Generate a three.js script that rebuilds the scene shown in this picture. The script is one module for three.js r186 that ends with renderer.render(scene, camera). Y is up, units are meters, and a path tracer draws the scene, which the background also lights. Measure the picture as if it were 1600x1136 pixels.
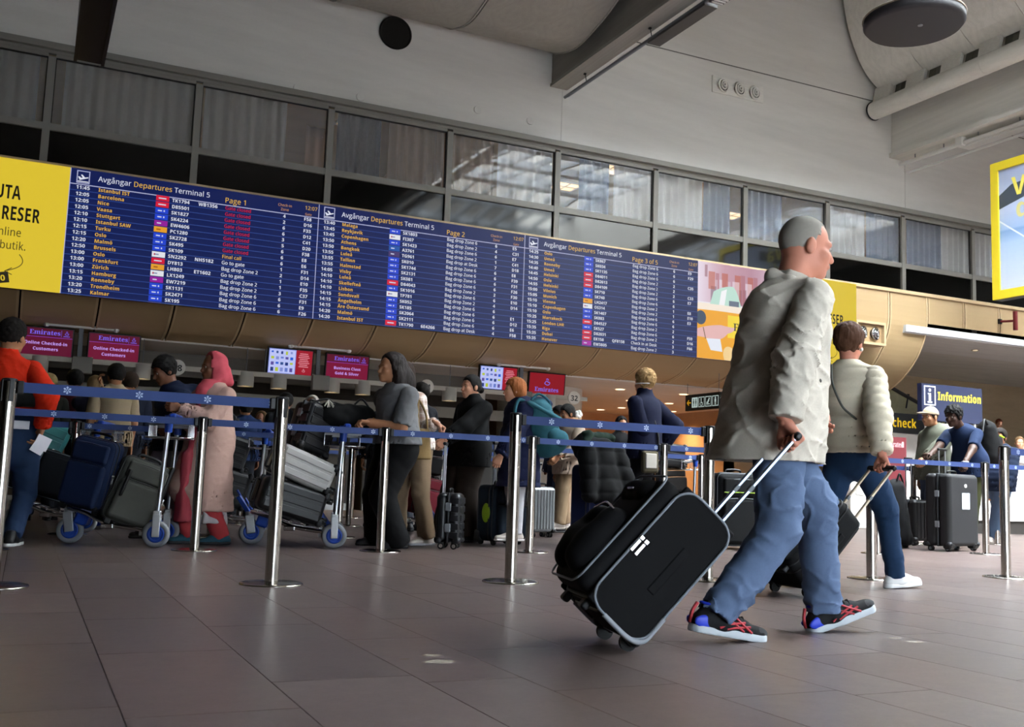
import * as THREE from 'three';
import { RoundedBoxGeometry } from 'three/addons/geometries/RoundedBoxGeometry.js';
import { mergeGeometries, mergeVertices } from 'three/addons/utils/BufferGeometryUtils.js';
import { ImprovedNoise } from 'three/addons/math/ImprovedNoise.js';
import { RectAreaLightUniformsLib } from 'three/addons/lights/RectAreaLightUniformsLib.js';

// ---------------------------------------------------------------- camera, sky, exposure
const W = 1600, H = 1136, FOCAL = 1610.7, EYE = 0.56;
const scene = new THREE.Scene();
const camera = new THREE.PerspectiveCamera(2 * Math.atan(H / 2 / FOCAL) * 180 / Math.PI, W / H, 0.05, 200);
camera.position.set(0, EYE, 0);
camera.rotation.order = 'YXZ';
camera.rotation.set(0.11724, -0.4374, 0.035163);
camera.updateMatrixWorld(true);
camera.focus = 6.2; camera.userData.fStop = 8;
const renderer = new THREE.WebGLRenderer({ antialias: true });
renderer.toneMapping = THREE.LinearToneMapping;
renderer.toneMappingExposure = 1.0;
renderer.shadowMap.enabled = true;
scene.background = new THREE.Color().setRGB(0.86, 0.94, 1.0);   // even overcast sky, seen only through the roof lights
scene.backgroundIntensity = 100.0;
RectAreaLightUniformsLib.init();

// ---------------------------------------------------------------- helpers
const V = (x, y, z) => new THREE.Vector3(x, y, z);
let seed = 20240611;
function rnd() { seed = (seed + 0x6d2b79f5) | 0; let t = Math.imul(seed ^ (seed >>> 15), 1 | seed); t = (t + Math.imul(t ^ (t >>> 7), 61 | t)) ^ t; return ((t ^ (t >>> 14)) >>> 0) / 4294967296; }
const rr = (a, b) => a + (b - a) * rnd();
const noiseGen = new ImprovedNoise();
const noise = (x, y, z) => noiseGen.noise(x, y, z);
const RAD = Math.PI / 180;
// direction through a photo pixel; the distance always comes from a plane the thing stands in
function ray(px, py) { return V(px - W / 2, H / 2 - py, -FOCAL).applyQuaternion(camera.quaternion); }
function atZ(px, py, z) { const d = ray(px, py), t = z / d.z; return V(d.x * t, EYE + d.y * t, z); }
function atX(px, py, x) { const d = ray(px, py), t = x / d.x; return V(x, EYE + d.y * t, d.z * t); }
function atY(px, py, y = 0) { const d = ray(px, py), t = (y - EYE) / d.y; return V(d.x * t, y, d.z * t); }

const taken = new Map();
function numbered(name) { const n = taken.get(name) ?? 0; taken.set(name, n + 1); return n ? name + '_' + String(n).padStart(3, '0') : name; }
function thing(name, label, category, pos = [0, 0, 0], group) {
  const o = new THREE.Group(); o.name = numbered(name); scene.add(o); o.position.set(...pos);
  o.userData = { label, category }; if (group) o.userData.group = group; return o;
}
function part(name, geo, mat, parent, label) {
  const m = new THREE.Mesh(Array.isArray(geo) ? merge(geo) : geo, mat); m.name = name; parent.add(m);
  if (label) m.userData.label = label; return m;
}
function solo(name, label, category, geo, mat, pos, group) {
  const m = new THREE.Mesh(Array.isArray(geo) ? merge(geo) : geo, mat); m.name = numbered(name); scene.add(m);
  if (pos) m.position.set(...pos); m.userData = { label, category }; if (group) m.userData.group = group; return m;
}
function struct(name, geo, mat, label, category) {
  let m; if (geo === null) m = new THREE.Group(); else m = new THREE.Mesh(Array.isArray(geo) ? merge(geo) : geo, mat);
  m.name = name; scene.add(m); m.userData = { kind: 'structure', label, category }; return m;
}
function copyOf(root, pos, turn, label, group) {
  const base = root.name.replace(/_\d{3}$/, ''), r = root.clone(); r.name = numbered(base); scene.add(r);
  r.userData = { ...root.userData }; if (pos) r.position.set(...pos); if (turn !== undefined) r.rotation.set(0, turn, 0);
  if (label) r.userData.label = label; if (group) r.userData.group = group; return r;
}
function clean(g) {
  const n = g.index ? g.toNonIndexed() : g; for (const k of Object.keys(n.attributes)) if (!['position', 'normal', 'uv'].includes(k)) n.deleteAttribute(k);
  if (!n.attributes.uv) n.setAttribute('uv', new THREE.BufferAttribute(new Float32Array(n.attributes.position.count * 2), 2)); return n;
}
function merge(list) { return list.length === 1 ? list[0] : mergeGeometries(list.map(clean)); }
function put(g, x = 0, y = 0, z = 0, rx = 0, ry = 0, rz = 0) {
  const m = new THREE.Matrix4().compose(V(x, y, z), new THREE.Quaternion().setFromEuler(new THREE.Euler(rx, ry, rz, 'YXZ')), V(1, 1, 1)); return g.applyMatrix4(m);
}
const box = (w, h, d, x = 0, y = 0, z = 0, rx = 0, ry = 0, rz = 0) => put(new THREE.BoxGeometry(w, h, d), x, y, z, rx, ry, rz);
const span = (x0, x1, y0, y1, z0, z1) => box(x1 - x0, y1 - y0, z1 - z0, (x0 + x1) / 2, (y0 + y1) / 2, (z0 + z1) / 2);
const rbox = (w, h, d, r = 0.01, x = 0, y = 0, z = 0, rx = 0, ry = 0, rz = 0, s = 3) => put(new RoundedBoxGeometry(w, h, d, s, Math.min(r, w / 2.02, h / 2.02, d / 2.02)), x, y, z, rx, ry, rz);
const cyl = (r0, r1, h, x = 0, y = 0, z = 0, n = 24, rx = 0, ry = 0, rz = 0) => put(new THREE.CylinderGeometry(r1, r0, h, n), x, y, z, rx, ry, rz);
const ball = (r, x = 0, y = 0, z = 0, sx = 1, sy = 1, sz = 1, n = 16) => { const g = new THREE.SphereGeometry(r, n, Math.max(6, n * 0.7 | 0)); g.scale(sx, sy, sz); return put(g, x, y, z); };
const torus = (R, r, x, y, z, rx = 0, ry = 0, rz = 0, n = 24, m = 8, arc = Math.PI * 2) => put(new THREE.TorusGeometry(R, r, m, n, arc), x, y, z, rx, ry, rz);
const lathe = (pts, n = 32) => new THREE.LatheGeometry(pts.map(([x, y]) => new THREE.Vector2(x, y)), n);
function rod(a, b, r, r2 = r, n = 10) {
  const d = b.clone().sub(a), L = d.length(), g = new THREE.CylinderGeometry(r2, r, L, n);
  return g.applyQuaternion(new THREE.Quaternion().setFromUnitVectors(V(0, 1, 0), d.divideScalar(L))).translate((a.x + b.x) / 2, (a.y + b.y) / 2, (a.z + b.z) / 2);
}
function tube(pts, r, seg = 24, n = 8, closed = false) { return new THREE.TubeGeometry(new THREE.CatmullRomCurve3(pts.map((p) => p.isVector3 ? p : V(...p)), closed, 'catmullrom', 0.4), seg, r, n, closed); }
// a profile of [z, y] points swept along x between x0 and x1, with thickness t
function sweepX(prof, x0, x1, t) {
  const pts = prof.map(([z, y]) => new THREE.Vector2(z, y)), out = [];
  for (let i = 0; i < pts.length; i++) { const a = pts[Math.max(0, i - 1)], b = pts[Math.min(pts.length - 1, i + 1)], d = b.clone().sub(a).normalize(); out.push(new THREE.Vector2(pts[i].x - d.y * t, pts[i].y + d.x * t)); }
  const s = new THREE.Shape([...pts, ...out.reverse()]);
  const g = new THREE.ExtrudeGeometry(s, { depth: x1 - x0, bevelEnabled: false, steps: 1 });
  g.applyMatrix4(new THREE.Matrix4().makeBasis(V(0, 0, 1), V(0, 1, 0), V(-1, 0, 0))).translate(x1, 0, 0);
  return g;
}
// a profile of [x, y] points swept along z between z0 and z1, with thickness t
function sweepZ(prof, z0, z1, t) {
  const pts = prof.map(([x, y]) => new THREE.Vector2(x, y)), out = [];
  for (let i = 0; i < pts.length; i++) { const a = pts[Math.max(0, i - 1)], b = pts[Math.min(pts.length - 1, i + 1)], d = b.clone().sub(a).normalize(); out.push(new THREE.Vector2(pts[i].x - d.y * t, pts[i].y + d.x * t)); }
  const g = new THREE.ExtrudeGeometry(new THREE.Shape([...pts, ...out.reverse()]), { depth: z1 - z0, bevelEnabled: false, steps: 1 });
  return g.translate(0, 0, z0);
}
function smoothCurve(pts, n) { return new THREE.SplineCurve(pts.map(([a, b]) => new THREE.Vector2(a, b))).getPoints(n).map((p) => [p.x, p.y]); }

// ---------------------------------------------------------------- textures (material grain only)
function dataTex(size, f, srgb = true) {
  const d = new Uint8Array(size * size * 4);
  for (let y = 0; y < size; y++) for (let x = 0; x < size; x++) { const c = f(x / size, y / size, x, y), i = (y * size + x) * 4; d[i] = c[0]; d[i + 1] = c[1]; d[i + 2] = c[2]; d[i + 3] = 255; }
  const t = new THREE.DataTexture(d, size, size); t.wrapS = t.wrapT = THREE.RepeatWrapping; t.magFilter = THREE.LinearFilter; t.minFilter = THREE.LinearMipmapLinearFilter; t.generateMipmaps = true;
  if (srgb) t.colorSpace = THREE.SRGBColorSpace; t.needsUpdate = true; return t;
}
// noise that repeats over the unit square
function tileNoise(u, v, f, z = 0) { const a = u * Math.PI * 2, b = v * Math.PI * 2, k = f / (Math.PI * 2); return noise(Math.cos(a) * k + 7.3 + z, Math.sin(a) * k + Math.cos(b) * k * 1.7 + 3.1, Math.sin(b) * k + z * 1.7); }
function canvasTex(w, h, draw) {
  const c = document.createElement('canvas'); c.width = w; c.height = h; draw(c.getContext('2d'), w, h);
  const t = new THREE.CanvasTexture(c); t.colorSpace = THREE.SRGBColorSpace; t.magFilter = THREE.LinearFilter; t.anisotropy = 8; return t;
}
const mat = (color, roughness = 0.7, metalness = 0, extra = {}) => new THREE.MeshPhysicalMaterial({ color, roughness, metalness, specularIntensity: metalness > 0.5 ? 1 : 0.6, ...extra });
const weave = dataTex(128, (u, v, x, y) => { const g = 128 + 60 * Math.sin(x * Math.PI / 2) * Math.sin(y * Math.PI / 2) + 50 * (rnd() - 0.5); return [g, g, g]; }, false);
weave.repeat.set(22, 22);
const clothNoise = dataTex(256, (u, v) => { const g = 240 + 5 * noise(u * 6, v * 6, 0.5) + 10 * (rnd() - 0.5) + 5 * noise(u * 50, v * 50, 3.2); return [g, g, g]; });
clothNoise.wrapS = clothNoise.wrapT = THREE.MirroredRepeatWrapping;
clothNoise.repeat.set(2.2, 2.2);
const fabric = (color, rough = 0.9, bump = 0.0006, extra = {}) => new THREE.MeshPhysicalMaterial({ color, roughness: rough, map: clothNoise, bumpMap: weave, bumpScale: bump, specularIntensity: 0.3, ...extra });
const plasterNoise = dataTex(256, (u, v) => { const g = 240 + 9 * tileNoise(u, v, 9) + 6 * tileNoise(u, v, 40, 2) + 4 * (rnd() - 0.5); return [g, g, g]; });
const plaster = (color, rough = 0.85, extra = {}) => new THREE.MeshStandardMaterial({ color, roughness: rough, map: plasterNoise, ...extra });
const brushed = dataTex(128, (u, v, x, y) => { const g = 120 + 70 * tileNoise(u * 0.02, v, 60) + 40 * (rnd() - 0.5); return [g, g, g]; }, false);
const M = {
  steel: mat(0xc9c4bb, 0.2, 1),
  chrome: mat(0xd8d8da, 0.16, 1),
  alu: mat(0xb9bcc0, 0.35, 1),
  zinc: mat(0xa9adb0, 0.42, 0.9),
  blackPlastic: mat(0x0c0c0d, 0.45),
  darkPlastic: mat(0x1b1c1f, 0.5),
  greyPlastic: mat(0x6f7377, 0.55),
  rubber: mat(0x131313, 0.75),
  tyreGrey: mat(0x77797d, 0.65),
  bluePlastic: mat(0x143a8e, 0.42),
  whitePaint: mat(0xd9d8d3, 0.5),
  brass: mat(0xb98a3c, 0.3, 1),
};

// ---------------------------------------------------------------- surfaces from distance fields
// f gives a distance (m); blocks far from the surface are skipped; the result is an indexed smooth mesh
function isoMesh(f, lo, hi, cell, slack = 0.02) {
  const nx = Math.ceil((hi[0] - lo[0]) / cell) + 1, ny = Math.ceil((hi[1] - lo[1]) / cell) + 1, nz = Math.ceil((hi[2] - lo[2]) / cell) + 1;
  const D = new Float32Array(nx * ny * nz).fill(9), B = 6, ix = (i, j, k) => i + nx * (j + ny * k), reach = B * cell * 0.87 * 1.35 + slack;
  for (let K = 0; K < nz; K += B) for (let J = 0; J < ny; J += B) for (let I = 0; I < nx; I += B) {
    const d = f(lo[0] + (I + B / 2) * cell, lo[1] + (J + B / 2) * cell, lo[2] + (K + B / 2) * cell);
    const iE = Math.min(nx, I + B), jE = Math.min(ny, J + B), kE = Math.min(nz, K + B);
    if (Math.abs(d) > reach) { if (d < 0) for (let k = K; k < kE; k++) for (let j = J; j < jE; j++) for (let i = I; i < iE; i++) D[ix(i, j, k)] = -9; continue; }
    for (let k = K; k < kE; k++) for (let j = J; j < jE; j++) for (let i = I; i < iE; i++) D[ix(i, j, k)] = f(lo[0] + i * cell, lo[1] + j * cell, lo[2] + k * cell);
  }
  const id = new Int32Array(nx * ny * nz).fill(-1), P = [], idx = [];
  const cx = [0, 1, 0, 1, 0, 1, 0, 1], cy = [0, 0, 1, 1, 0, 0, 1, 1], cz = [0, 0, 0, 0, 1, 1, 1, 1], E = [[0, 1], [2, 3], [4, 5], [6, 7], [0, 2], [1, 3], [4, 6], [5, 7], [0, 4], [1, 5], [2, 6], [3, 7]];
  for (let k = 0; k < nz - 1; k++) for (let j = 0; j < ny - 1; j++) for (let i = 0; i < nx - 1; i++) {
    const b = ix(i, j, k), v = [D[b], D[b + 1], D[b + nx], D[b + nx + 1], D[b + nx * ny], D[b + nx * ny + 1], D[b + nx * ny + nx], D[b + nx * ny + nx + 1]];
    let neg = 0; for (let c = 0; c < 8; c++) if (v[c] < 0) neg++;
    if (!neg || neg === 8) continue;
    let sx = 0, sy = 0, sz = 0, n = 0;
    for (const [a, c] of E) if ((v[a] < 0) !== (v[c] < 0)) { const t = v[a] / (v[a] - v[c]); sx += cx[a] + t * (cx[c] - cx[a]); sy += cy[a] + t * (cy[c] - cy[a]); sz += cz[a] + t * (cz[c] - cz[a]); n++; }
    id[b] = P.length / 3; P.push(lo[0] + (i + sx / n) * cell, lo[1] + (j + sy / n) * cell, lo[2] + (k + sz / n) * cell);
  }
  const quad = (a, b, c, d, flip) => { if (a < 0 || b < 0 || c < 0 || d < 0) return; if (flip) idx.push(a, c, b, a, d, c); else idx.push(a, b, c, a, c, d); };
  for (let k = 1; k < nz - 1; k++) for (let j = 1; j < ny - 1; j++) for (let i = 1; i < nx - 1; i++) {
    const b = ix(i, j, k), s = D[b] < 0;
    if (s !== (D[b + 1] < 0)) quad(id[b], id[b - nx], id[b - nx - nx * ny], id[b - nx * ny], s === false);
    if (s !== (D[b + nx] < 0)) quad(id[b], id[b - nx * ny], id[b - 1 - nx * ny], id[b - 1], s === false);
    if (s !== (D[b + nx * ny] < 0)) quad(id[b], id[b - 1], id[b - 1 - nx], id[b - nx], s === false);
  }
  const g = new THREE.BufferGeometry(); g.setAttribute('position', new THREE.BufferAttribute(new Float32Array(P), 3)); g.setIndex(idx);
  const uv = new Float32Array(P.length / 3 * 2), mx = (lo[0] + hi[0]) / 2, mz = (lo[2] + hi[2]) / 2;
  for (let i = 0; i < P.length / 3; i++) { uv[2 * i] = (P[3 * i] - mx) * 0.8 + (P[3 * i + 2] - mz) * 0.9; uv[2 * i + 1] = P[3 * i + 1]; }
  g.setAttribute('uv', new THREE.BufferAttribute(uv, 2)); g.computeVertexNormals(); return g;
}
const smin = (a, b, k) => { const h = Math.max(k - Math.abs(a - b), 0) / k; return Math.min(a, b) - h * h * k * 0.25; };
const smax = (a, b, k) => -smin(-a, -b, k);
// tapered capsule from a to b; flat: [unit axis, ratio] squeezes it along that axis; cut ends it flat at b
function bone(a, b, r1, r2 = r1, o = {}) {
  const ax = a.x, ay = a.y, az = a.z, dx = b.x - a.x, dy = b.y - a.y, dz = b.z - a.z, L2 = dx * dx + dy * dy + dz * dz + 1e-12, L = Math.sqrt(L2), fl = o.flat, k = o.k ?? 0.03, cut = o.cut;
  const nx = fl ? fl[0].x : 0, ny = fl ? fl[0].y : 0, nz = fl ? fl[0].z : 0, q = fl ? 1 / fl[1] - 1 : 0, sc = fl ? Math.min(1, fl[1] * 1.15) : 1;
  const f = (x, y, z) => {
    let px = x - ax, py = y - ay, pz = z - az, t = (px * dx + py * dy + pz * dz) / L2, over = (t - 1) * L;
    const tc = t < 0 ? 0 : t > 1 ? 1 : t, ta = cut && t > 1 ? t : tc; px -= dx * ta; py -= dy * ta; pz -= dz * ta;
    if (fl) { const s = (px * nx + py * ny + pz * nz) * q; px += nx * s; py += ny * s; pz += nz * s; }
    let d = (Math.sqrt(px * px + py * py + pz * pz) - (r1 + (r2 - r1) * tc)) * sc;
    if (cut) d = Math.max(d, over); return d;
  };
  f.k = k; f.box = [a, b, Math.max(r1, r2)]; return f;
}
// ellipsoid with its own axes
function egg(c, r, ax) {
  const A = ax ?? [V(1, 0, 0), V(0, 1, 0), V(0, 0, 1)], m = Math.min(r[0], r[1], r[2]);
  const f = (x, y, z) => { const px = x - c.x, py = y - c.y, pz = z - c.z; const a = (px * A[0].x + py * A[0].y + pz * A[0].z) / r[0], b = (px * A[1].x + py * A[1].y + pz * A[1].z) / r[1], d = (px * A[2].x + py * A[2].y + pz * A[2].z) / r[2]; const k0 = Math.sqrt(a * a + b * b + d * d), k1 = Math.sqrt(a * a / r[0] / r[0] + b * b / r[1] / r[1] + d * d / r[2] / r[2]); return k1 < 1e-9 ? -m : k0 * (k0 - 1) / k1; };
  f.k = 0.015; f.box = [c, c, Math.max(...r)]; return f;
}
function field(prims, post) { return (x, y, z) => { let d = 9; for (let i = 0; i < prims.length; i++) { const e = prims[i](x, y, z); d = d === 9 ? e : smin(d, e, prims[i].k); } return post ? post(d, x, y, z) : d; }; }
function boundsOf(prims, pad) { const lo = [9e9, 9e9, 9e9], hi = [-9e9, -9e9, -9e9]; for (const p of prims) { const [a, b, r] = p.box; for (const q of [a, b]) ['x', 'y', 'z'].forEach((c, i) => { lo[i] = Math.min(lo[i], q[c] - r - pad); hi[i] = Math.max(hi[i], q[c] + r + pad); }); } return [lo, hi]; }
function soft(prims, cell, { post, pad = 0.02, at } = {}) { const [lo, hi] = boundsOf(prims, pad), g = isoMesh(field(prims, post), lo, hi, cell); if (at) g.translate(-at.x, -at.y, -at.z); return g; }

// ---------------------------------------------------------------- the hall
const ZW = -17;                         // plane of the long wall
const wallM = plaster(0xd6d3cc), darkWallM = plaster(0x47433e), whiteM = plaster(0xdedbd2, 0.7), ceilM = plaster(0x8f8b83);
// floor of stone strips, 41 / 41 / 30 cm wide, laid along z
{
  const mirror = (t) => { t.wrapS = t.wrapT = THREE.MirroredRepeatWrapping; return t; };
  const stone = (base, sx) => mirror(dataTex(256, (u, v) => {
    const n = noise(u * 5, v * 5, sx) * 7 + noise(u * 17, v * 17, sx + 5) * 6 + noise(u * 60, v * 60, sx + 9) * 6 + (rnd() - 0.5) * 4; return [base[0] + n * 1.05, base[1] + n, base[2] + n * 0.95];
  }));
  const mats = [[86, 73, 69], [92, 79, 75], [80, 68, 65], [89, 74, 69]].map((b, i) => new THREE.MeshPhysicalMaterial({ map: stone(b, i * 3.7), roughness: 0.33,  specularIntensity: 1 }));
  const floor = struct('floor', null, null, 'brown stone floor of the terminal laid in long strips', 'floor');
  part('screed', span(-14, 30, -0.3, -0.006, -30, 3.3), mat(0x2a2421, 0.9), floor, 'dark joint bed under the stones');
  const widths = [0.41, 0.41, 0.30], far = [[], [], [], []], near = [], geoCache = new Map();
  let x = 0.254 - 1.12 * 13, c = 0;
  while (x < 30) {
    const w = widths[c % 3]; let z = -30 + rr(-0.9, 0);
    while (z < 2.3) {
      const L = Math.round(rr(0.7, 1.15) * 10) / 10, cx = x + w / 2, cz = z + L / 2, v = (rnd() * 4) | 0;
      const d = camera.worldToLocal(V(cx, 0, cz)), seen = d.z < -2 && Math.abs(d.x / d.z) < 0.56 && d.y / d.z < 0.42;
      (seen ? near : []).push([cx, cz, w, L, v, -d.z]); if (!seen) far[v].push([cx, cz, w, L]);
      z += L;
    }
    x += w; c++;
  }
  near.sort((a, b) => a[5] - b[5]);
  const stoneGeo = (w, L) => { const g = box(w - 0.003, 0.012, L - 0.003, 0, -0.006, 0), p = g.attributes.position, uv = g.attributes.uv; for (let i = 0; i < p.count; i++) uv.setXY(i, p.getX(i) / 0.9, p.getZ(i) / 0.9); return g; };
  near.forEach(([cx, cz, w, L, v], i) => {
    if (i >= 290) { far[v].push([cx, cz, w, L]); return; }
    const k = w + '/' + L; if (!geoCache.has(k)) geoCache.set(k, stoneGeo(w, L));
    part('stone_tile', geoCache.get(k), mats[v], floor).position.set(cx, 0, cz);
  });
  far.forEach((list, v) => { const o = part('stone_tiles', mergeGeometries(list.map(([cx, cz, w, L]) => stoneGeo(w, L).translate(cx, 0, cz))), mats[v], floor); o.userData.kind = 'stuff'; });
  // pale worn spots
  const spot = mat(0x8c8378, 0.8);
  for (const [px, py, r] of [[674, 1024, 0.024], [632, 1030, 0.012], [687, 1034, 0.035], [663, 1036, 0.006], [1398, 997, 0.02], [1430, 1003, 0.028]]) { const p = atY(px, py); part('worn_spot', put(new THREE.CircleGeometry(r, 14).scale(1.5, 1, 1), p.x, 0.0004, p.z, -Math.PI / 2), spot, floor, 'pale worn spot in the stone'); }
}
// long wall above the window band, with its round cover caps and thin joint
{
  const w = struct('wall_front', null, null, 'white plastered wall above the band of office windows', 'wall');
  part('plaster', [span(-14, 30, 7.1, 14.5, ZW - 0.3, ZW)], wallM, w);
  part('joint_strip', box(26, 0.02, 0.008, 19, 9.49, ZW + 0.004), mat(0x5d5a55, 0.8), w);
  for (const [px, py] of [[465, 138], [563, 152], [746, 172], [828, 189]]) { const p = atZ(px, py, ZW); part('cover_cap', cyl(0.075, 0.07, 0.02, p.x, p.y, ZW + 0.01, 20, Math.PI / 2), wallM, w); }
  part('panel_joint', box(0.012, 2.2, 0.006, atZ(1414, 300, ZW).x, 8.2, ZW + 0.002), mat(0xa9a69f, 0.8), w);
  part('panel_joint', box(0.012, 2.2, 0.006, atZ(876, 240, ZW).x, 8.2, ZW + 0.002), mat(0xb9b6af, 0.8), w);
}
struct('wall_left', span(-14.3, -14, 0, 14.5, -30, 3.3), darkWallM, 'grey end wall of the hall beside the dark bay', 'wall');
{ // walls behind the photographer and at the far end
  const wb = struct('wall_back', null, null, 'dark wall with tinted entrance glazing behind the photographer', 'wall');
  part('wall_body', [span(-14, 1.8, 0, 14.5, 3, 3.3), span(6.75, 30, 0, 14.5, 3, 3.3), span(1.8, 6.75, 2.7, 14.5, 3, 3.3)], darkWallM, wb);
  const tint = new THREE.MeshPhysicalMaterial({ color: new THREE.Color().setRGB(0.165, 0.172, 0.18), roughness: 0, transmission: 1, thickness: 0 });
  for (let i = 0; i < 3; i++) { part('tinted_pane', new THREE.PlaneGeometry(1.58, 2.7).translate(2.655 + i * 1.65, 1.35, 3.15), tint, wb); part('glazing_post', span(1.8 + i * 1.65, 1.86 + i * 1.65, 0, 2.7, 3.08, 3.22), M.greyPlastic, wb); }
  struct('wall_right', span(30, 30.3, 0, 14.5, -30, 3.3), darkWallM, 'dark grey end wall of the hall far to the side', 'wall');
}
// roofs: a closed dark bay, then two bays with pitched roof lights
{
  const SK0 = -10.4, SK1 = 2.5, EAVE = 9.95, HIGH = -11.4;
  const roof = struct('ceiling', null, null, 'hall roof with a closed bay and two bays of glazed roof lights', 'ceiling');
  part('closed_bay', span(-14, 9, 9.9, 10.2, ZW - 0.3, 3.3), ceilM, roof);
  for (const [x0, x1] of [[8.9, 17.3], [17.9, 30]]) {
    part('roof_slab', [span(x0, x1, EAVE + 0.0, EAVE + 0.35, SK1, 3.3), span(x0, x1, 12.4, 12.7, ZW, HIGH), span(x0, x1, EAVE, EAVE + 0.35, HIGH, SK0)], ceilM, roof);
    part('end_panel', [span(x0, x1, EAVE + 0.35, 12.4, HIGH - 0.15, HIGH)], ceilM, roof);
    if (x0 > 17) part('roof_slab', [span(x0, 21.5, EAVE, EAVE + 0.3, SK0, SK1), span(26.5, x1, EAVE, EAVE + 0.3, SK0, SK1)], ceilM, roof);  // unseen slabs added to narrow this roof light and cut its daylight
    // pitched glazing bars between the eaves and a ridge
    const mid = (SK0 + SK1) / 2, ridge = 10.55, bars = [], n = Math.round((x1 - x0) / 0.8);
    for (let i = 0; i <= n; i++) { const x = x0 + (x1 - x0) * i / n; for (const s of [SK0, SK1]) { const a = V(x, EAVE, s), b = V(x, ridge, mid), L = a.distanceTo(b); bars.push(box(0.09, 0.16, L, x, (a.y + b.y) / 2, (a.z + b.z) / 2, Math.atan2(s < mid ? -(b.y - a.y) : (b.y - a.y), Math.abs(b.z - a.z)))); } }
    for (const f of [0.0, 0.33, 0.66]) for (const s of [SK0, SK1]) bars.push(box(x1 - x0, 0.22, 0.3, (x0 + x1) / 2, EAVE + (ridge - EAVE) * f, s + (mid - s) * f));
    bars.push(box(x1 - x0, 0.35, 0.4, (x0 + x1) / 2, ridge, mid));
    part('glazing_bars', bars, M.greyPlastic, roof);
  }
  part('side_panel', [span(8.6, 8.9, 10.2, 13.6, ZW, 3.3), span(17.3, 17.9, 9.94, 13.6, ZW, 3.3)], whiteM, roof);
}
// beam between the dark bay and the light bay, with its lamp track
{
  const b = thing('roof_beam', 'grey roof beam with lamp track between dark bay and white bay', 'beam', [8.75, 8.2, ZW]);
  part('beam_box', [span(-0.17, 0.15, 0.0, 1.8, 0, 20)], plaster(0x9b968d), b);
  part('lower_flange', [span(-0.2, 0.17, -0.03, 0.03, 0, 20)], plaster(0xaaa59c), b);
  part('lamp_track', [rod(V(0.1, -0.2, 0.05), V(0.1, -0.2, 19.9), 0.03, 0.03), rod(V(0.17, -0.17, 0.05), V(0.17, -0.17, 19.9), 0.015)], M.greyPlastic, b);
  for (let i = 0; i < 6; i++) part('hanger', [rod(V(0.06, 0, 0.9 + i * 2.2), V(0.1, -0.2, 0.9 + i * 2.2), 0.008), box(0.04, 0.07, 0.04, 0.06, -0.02, 0.9 + i * 2.2)], M.blackPlastic, b);
  for (let i = 0; i < 4; i++) {
    const l = part('track_lamp', box(0.24, 0.09, 1.6, 0.2, -0.22, 3.8 + i * 1.7), mat(0x4a4846, 0.6), b);
    if (i > 0) part('louvre', Array.from({ length: 22 }, (_, k) => box(0.2, 0.02, 0.03, 0.2, -0.27, 3.8 + i * 1.7 - 0.75 + k * 0.07)), M.whitePaint, l);
  }
}
// bulging ceiling vault hung before the wall of the dark bay
{
  const v = thing('ceiling_vault', 'bulging grey ceiling vault with thin ribs above the dark wall', 'ceiling panel', [0, 8.4, ZW]);
  const prof = smoothCurve([[0.02, 0.47], [0.55, 0.2], [1.25, 0.03], [1.9, 0.1], [2.7, 0.32], [3.6, 0.85], [4.3, 1.5]], 28);
  for (let x = -13.0, i = 0; x < 8.4; i++) { const x1 = Math.min(8.45, x + 2.15); part('vault_panel', sweepX(prof, x, x1 - 0.02, 0.03), plaster(0xa39e94, 0.6), v); part('rib', tube(prof.map(([z, y]) => V(x1 - 0.05, y - 0.006, z)), 0.012, 40, 5), plaster(0xb5b0a6, 0.6), v); x = x1; }
}
solo('round_speaker_grille', 'round black speaker grille set in the dark upper wall', 'speaker', [cyl(0.29, 0.28, 0.05, 0, 0, 0.025, 40, Math.PI / 2), torus(0.285, 0.02, 0, 0, 0.05, 0, 0, 0, 40)], mat(0x15130f, 0.85), [5.4, 8.52, ZW]);

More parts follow.
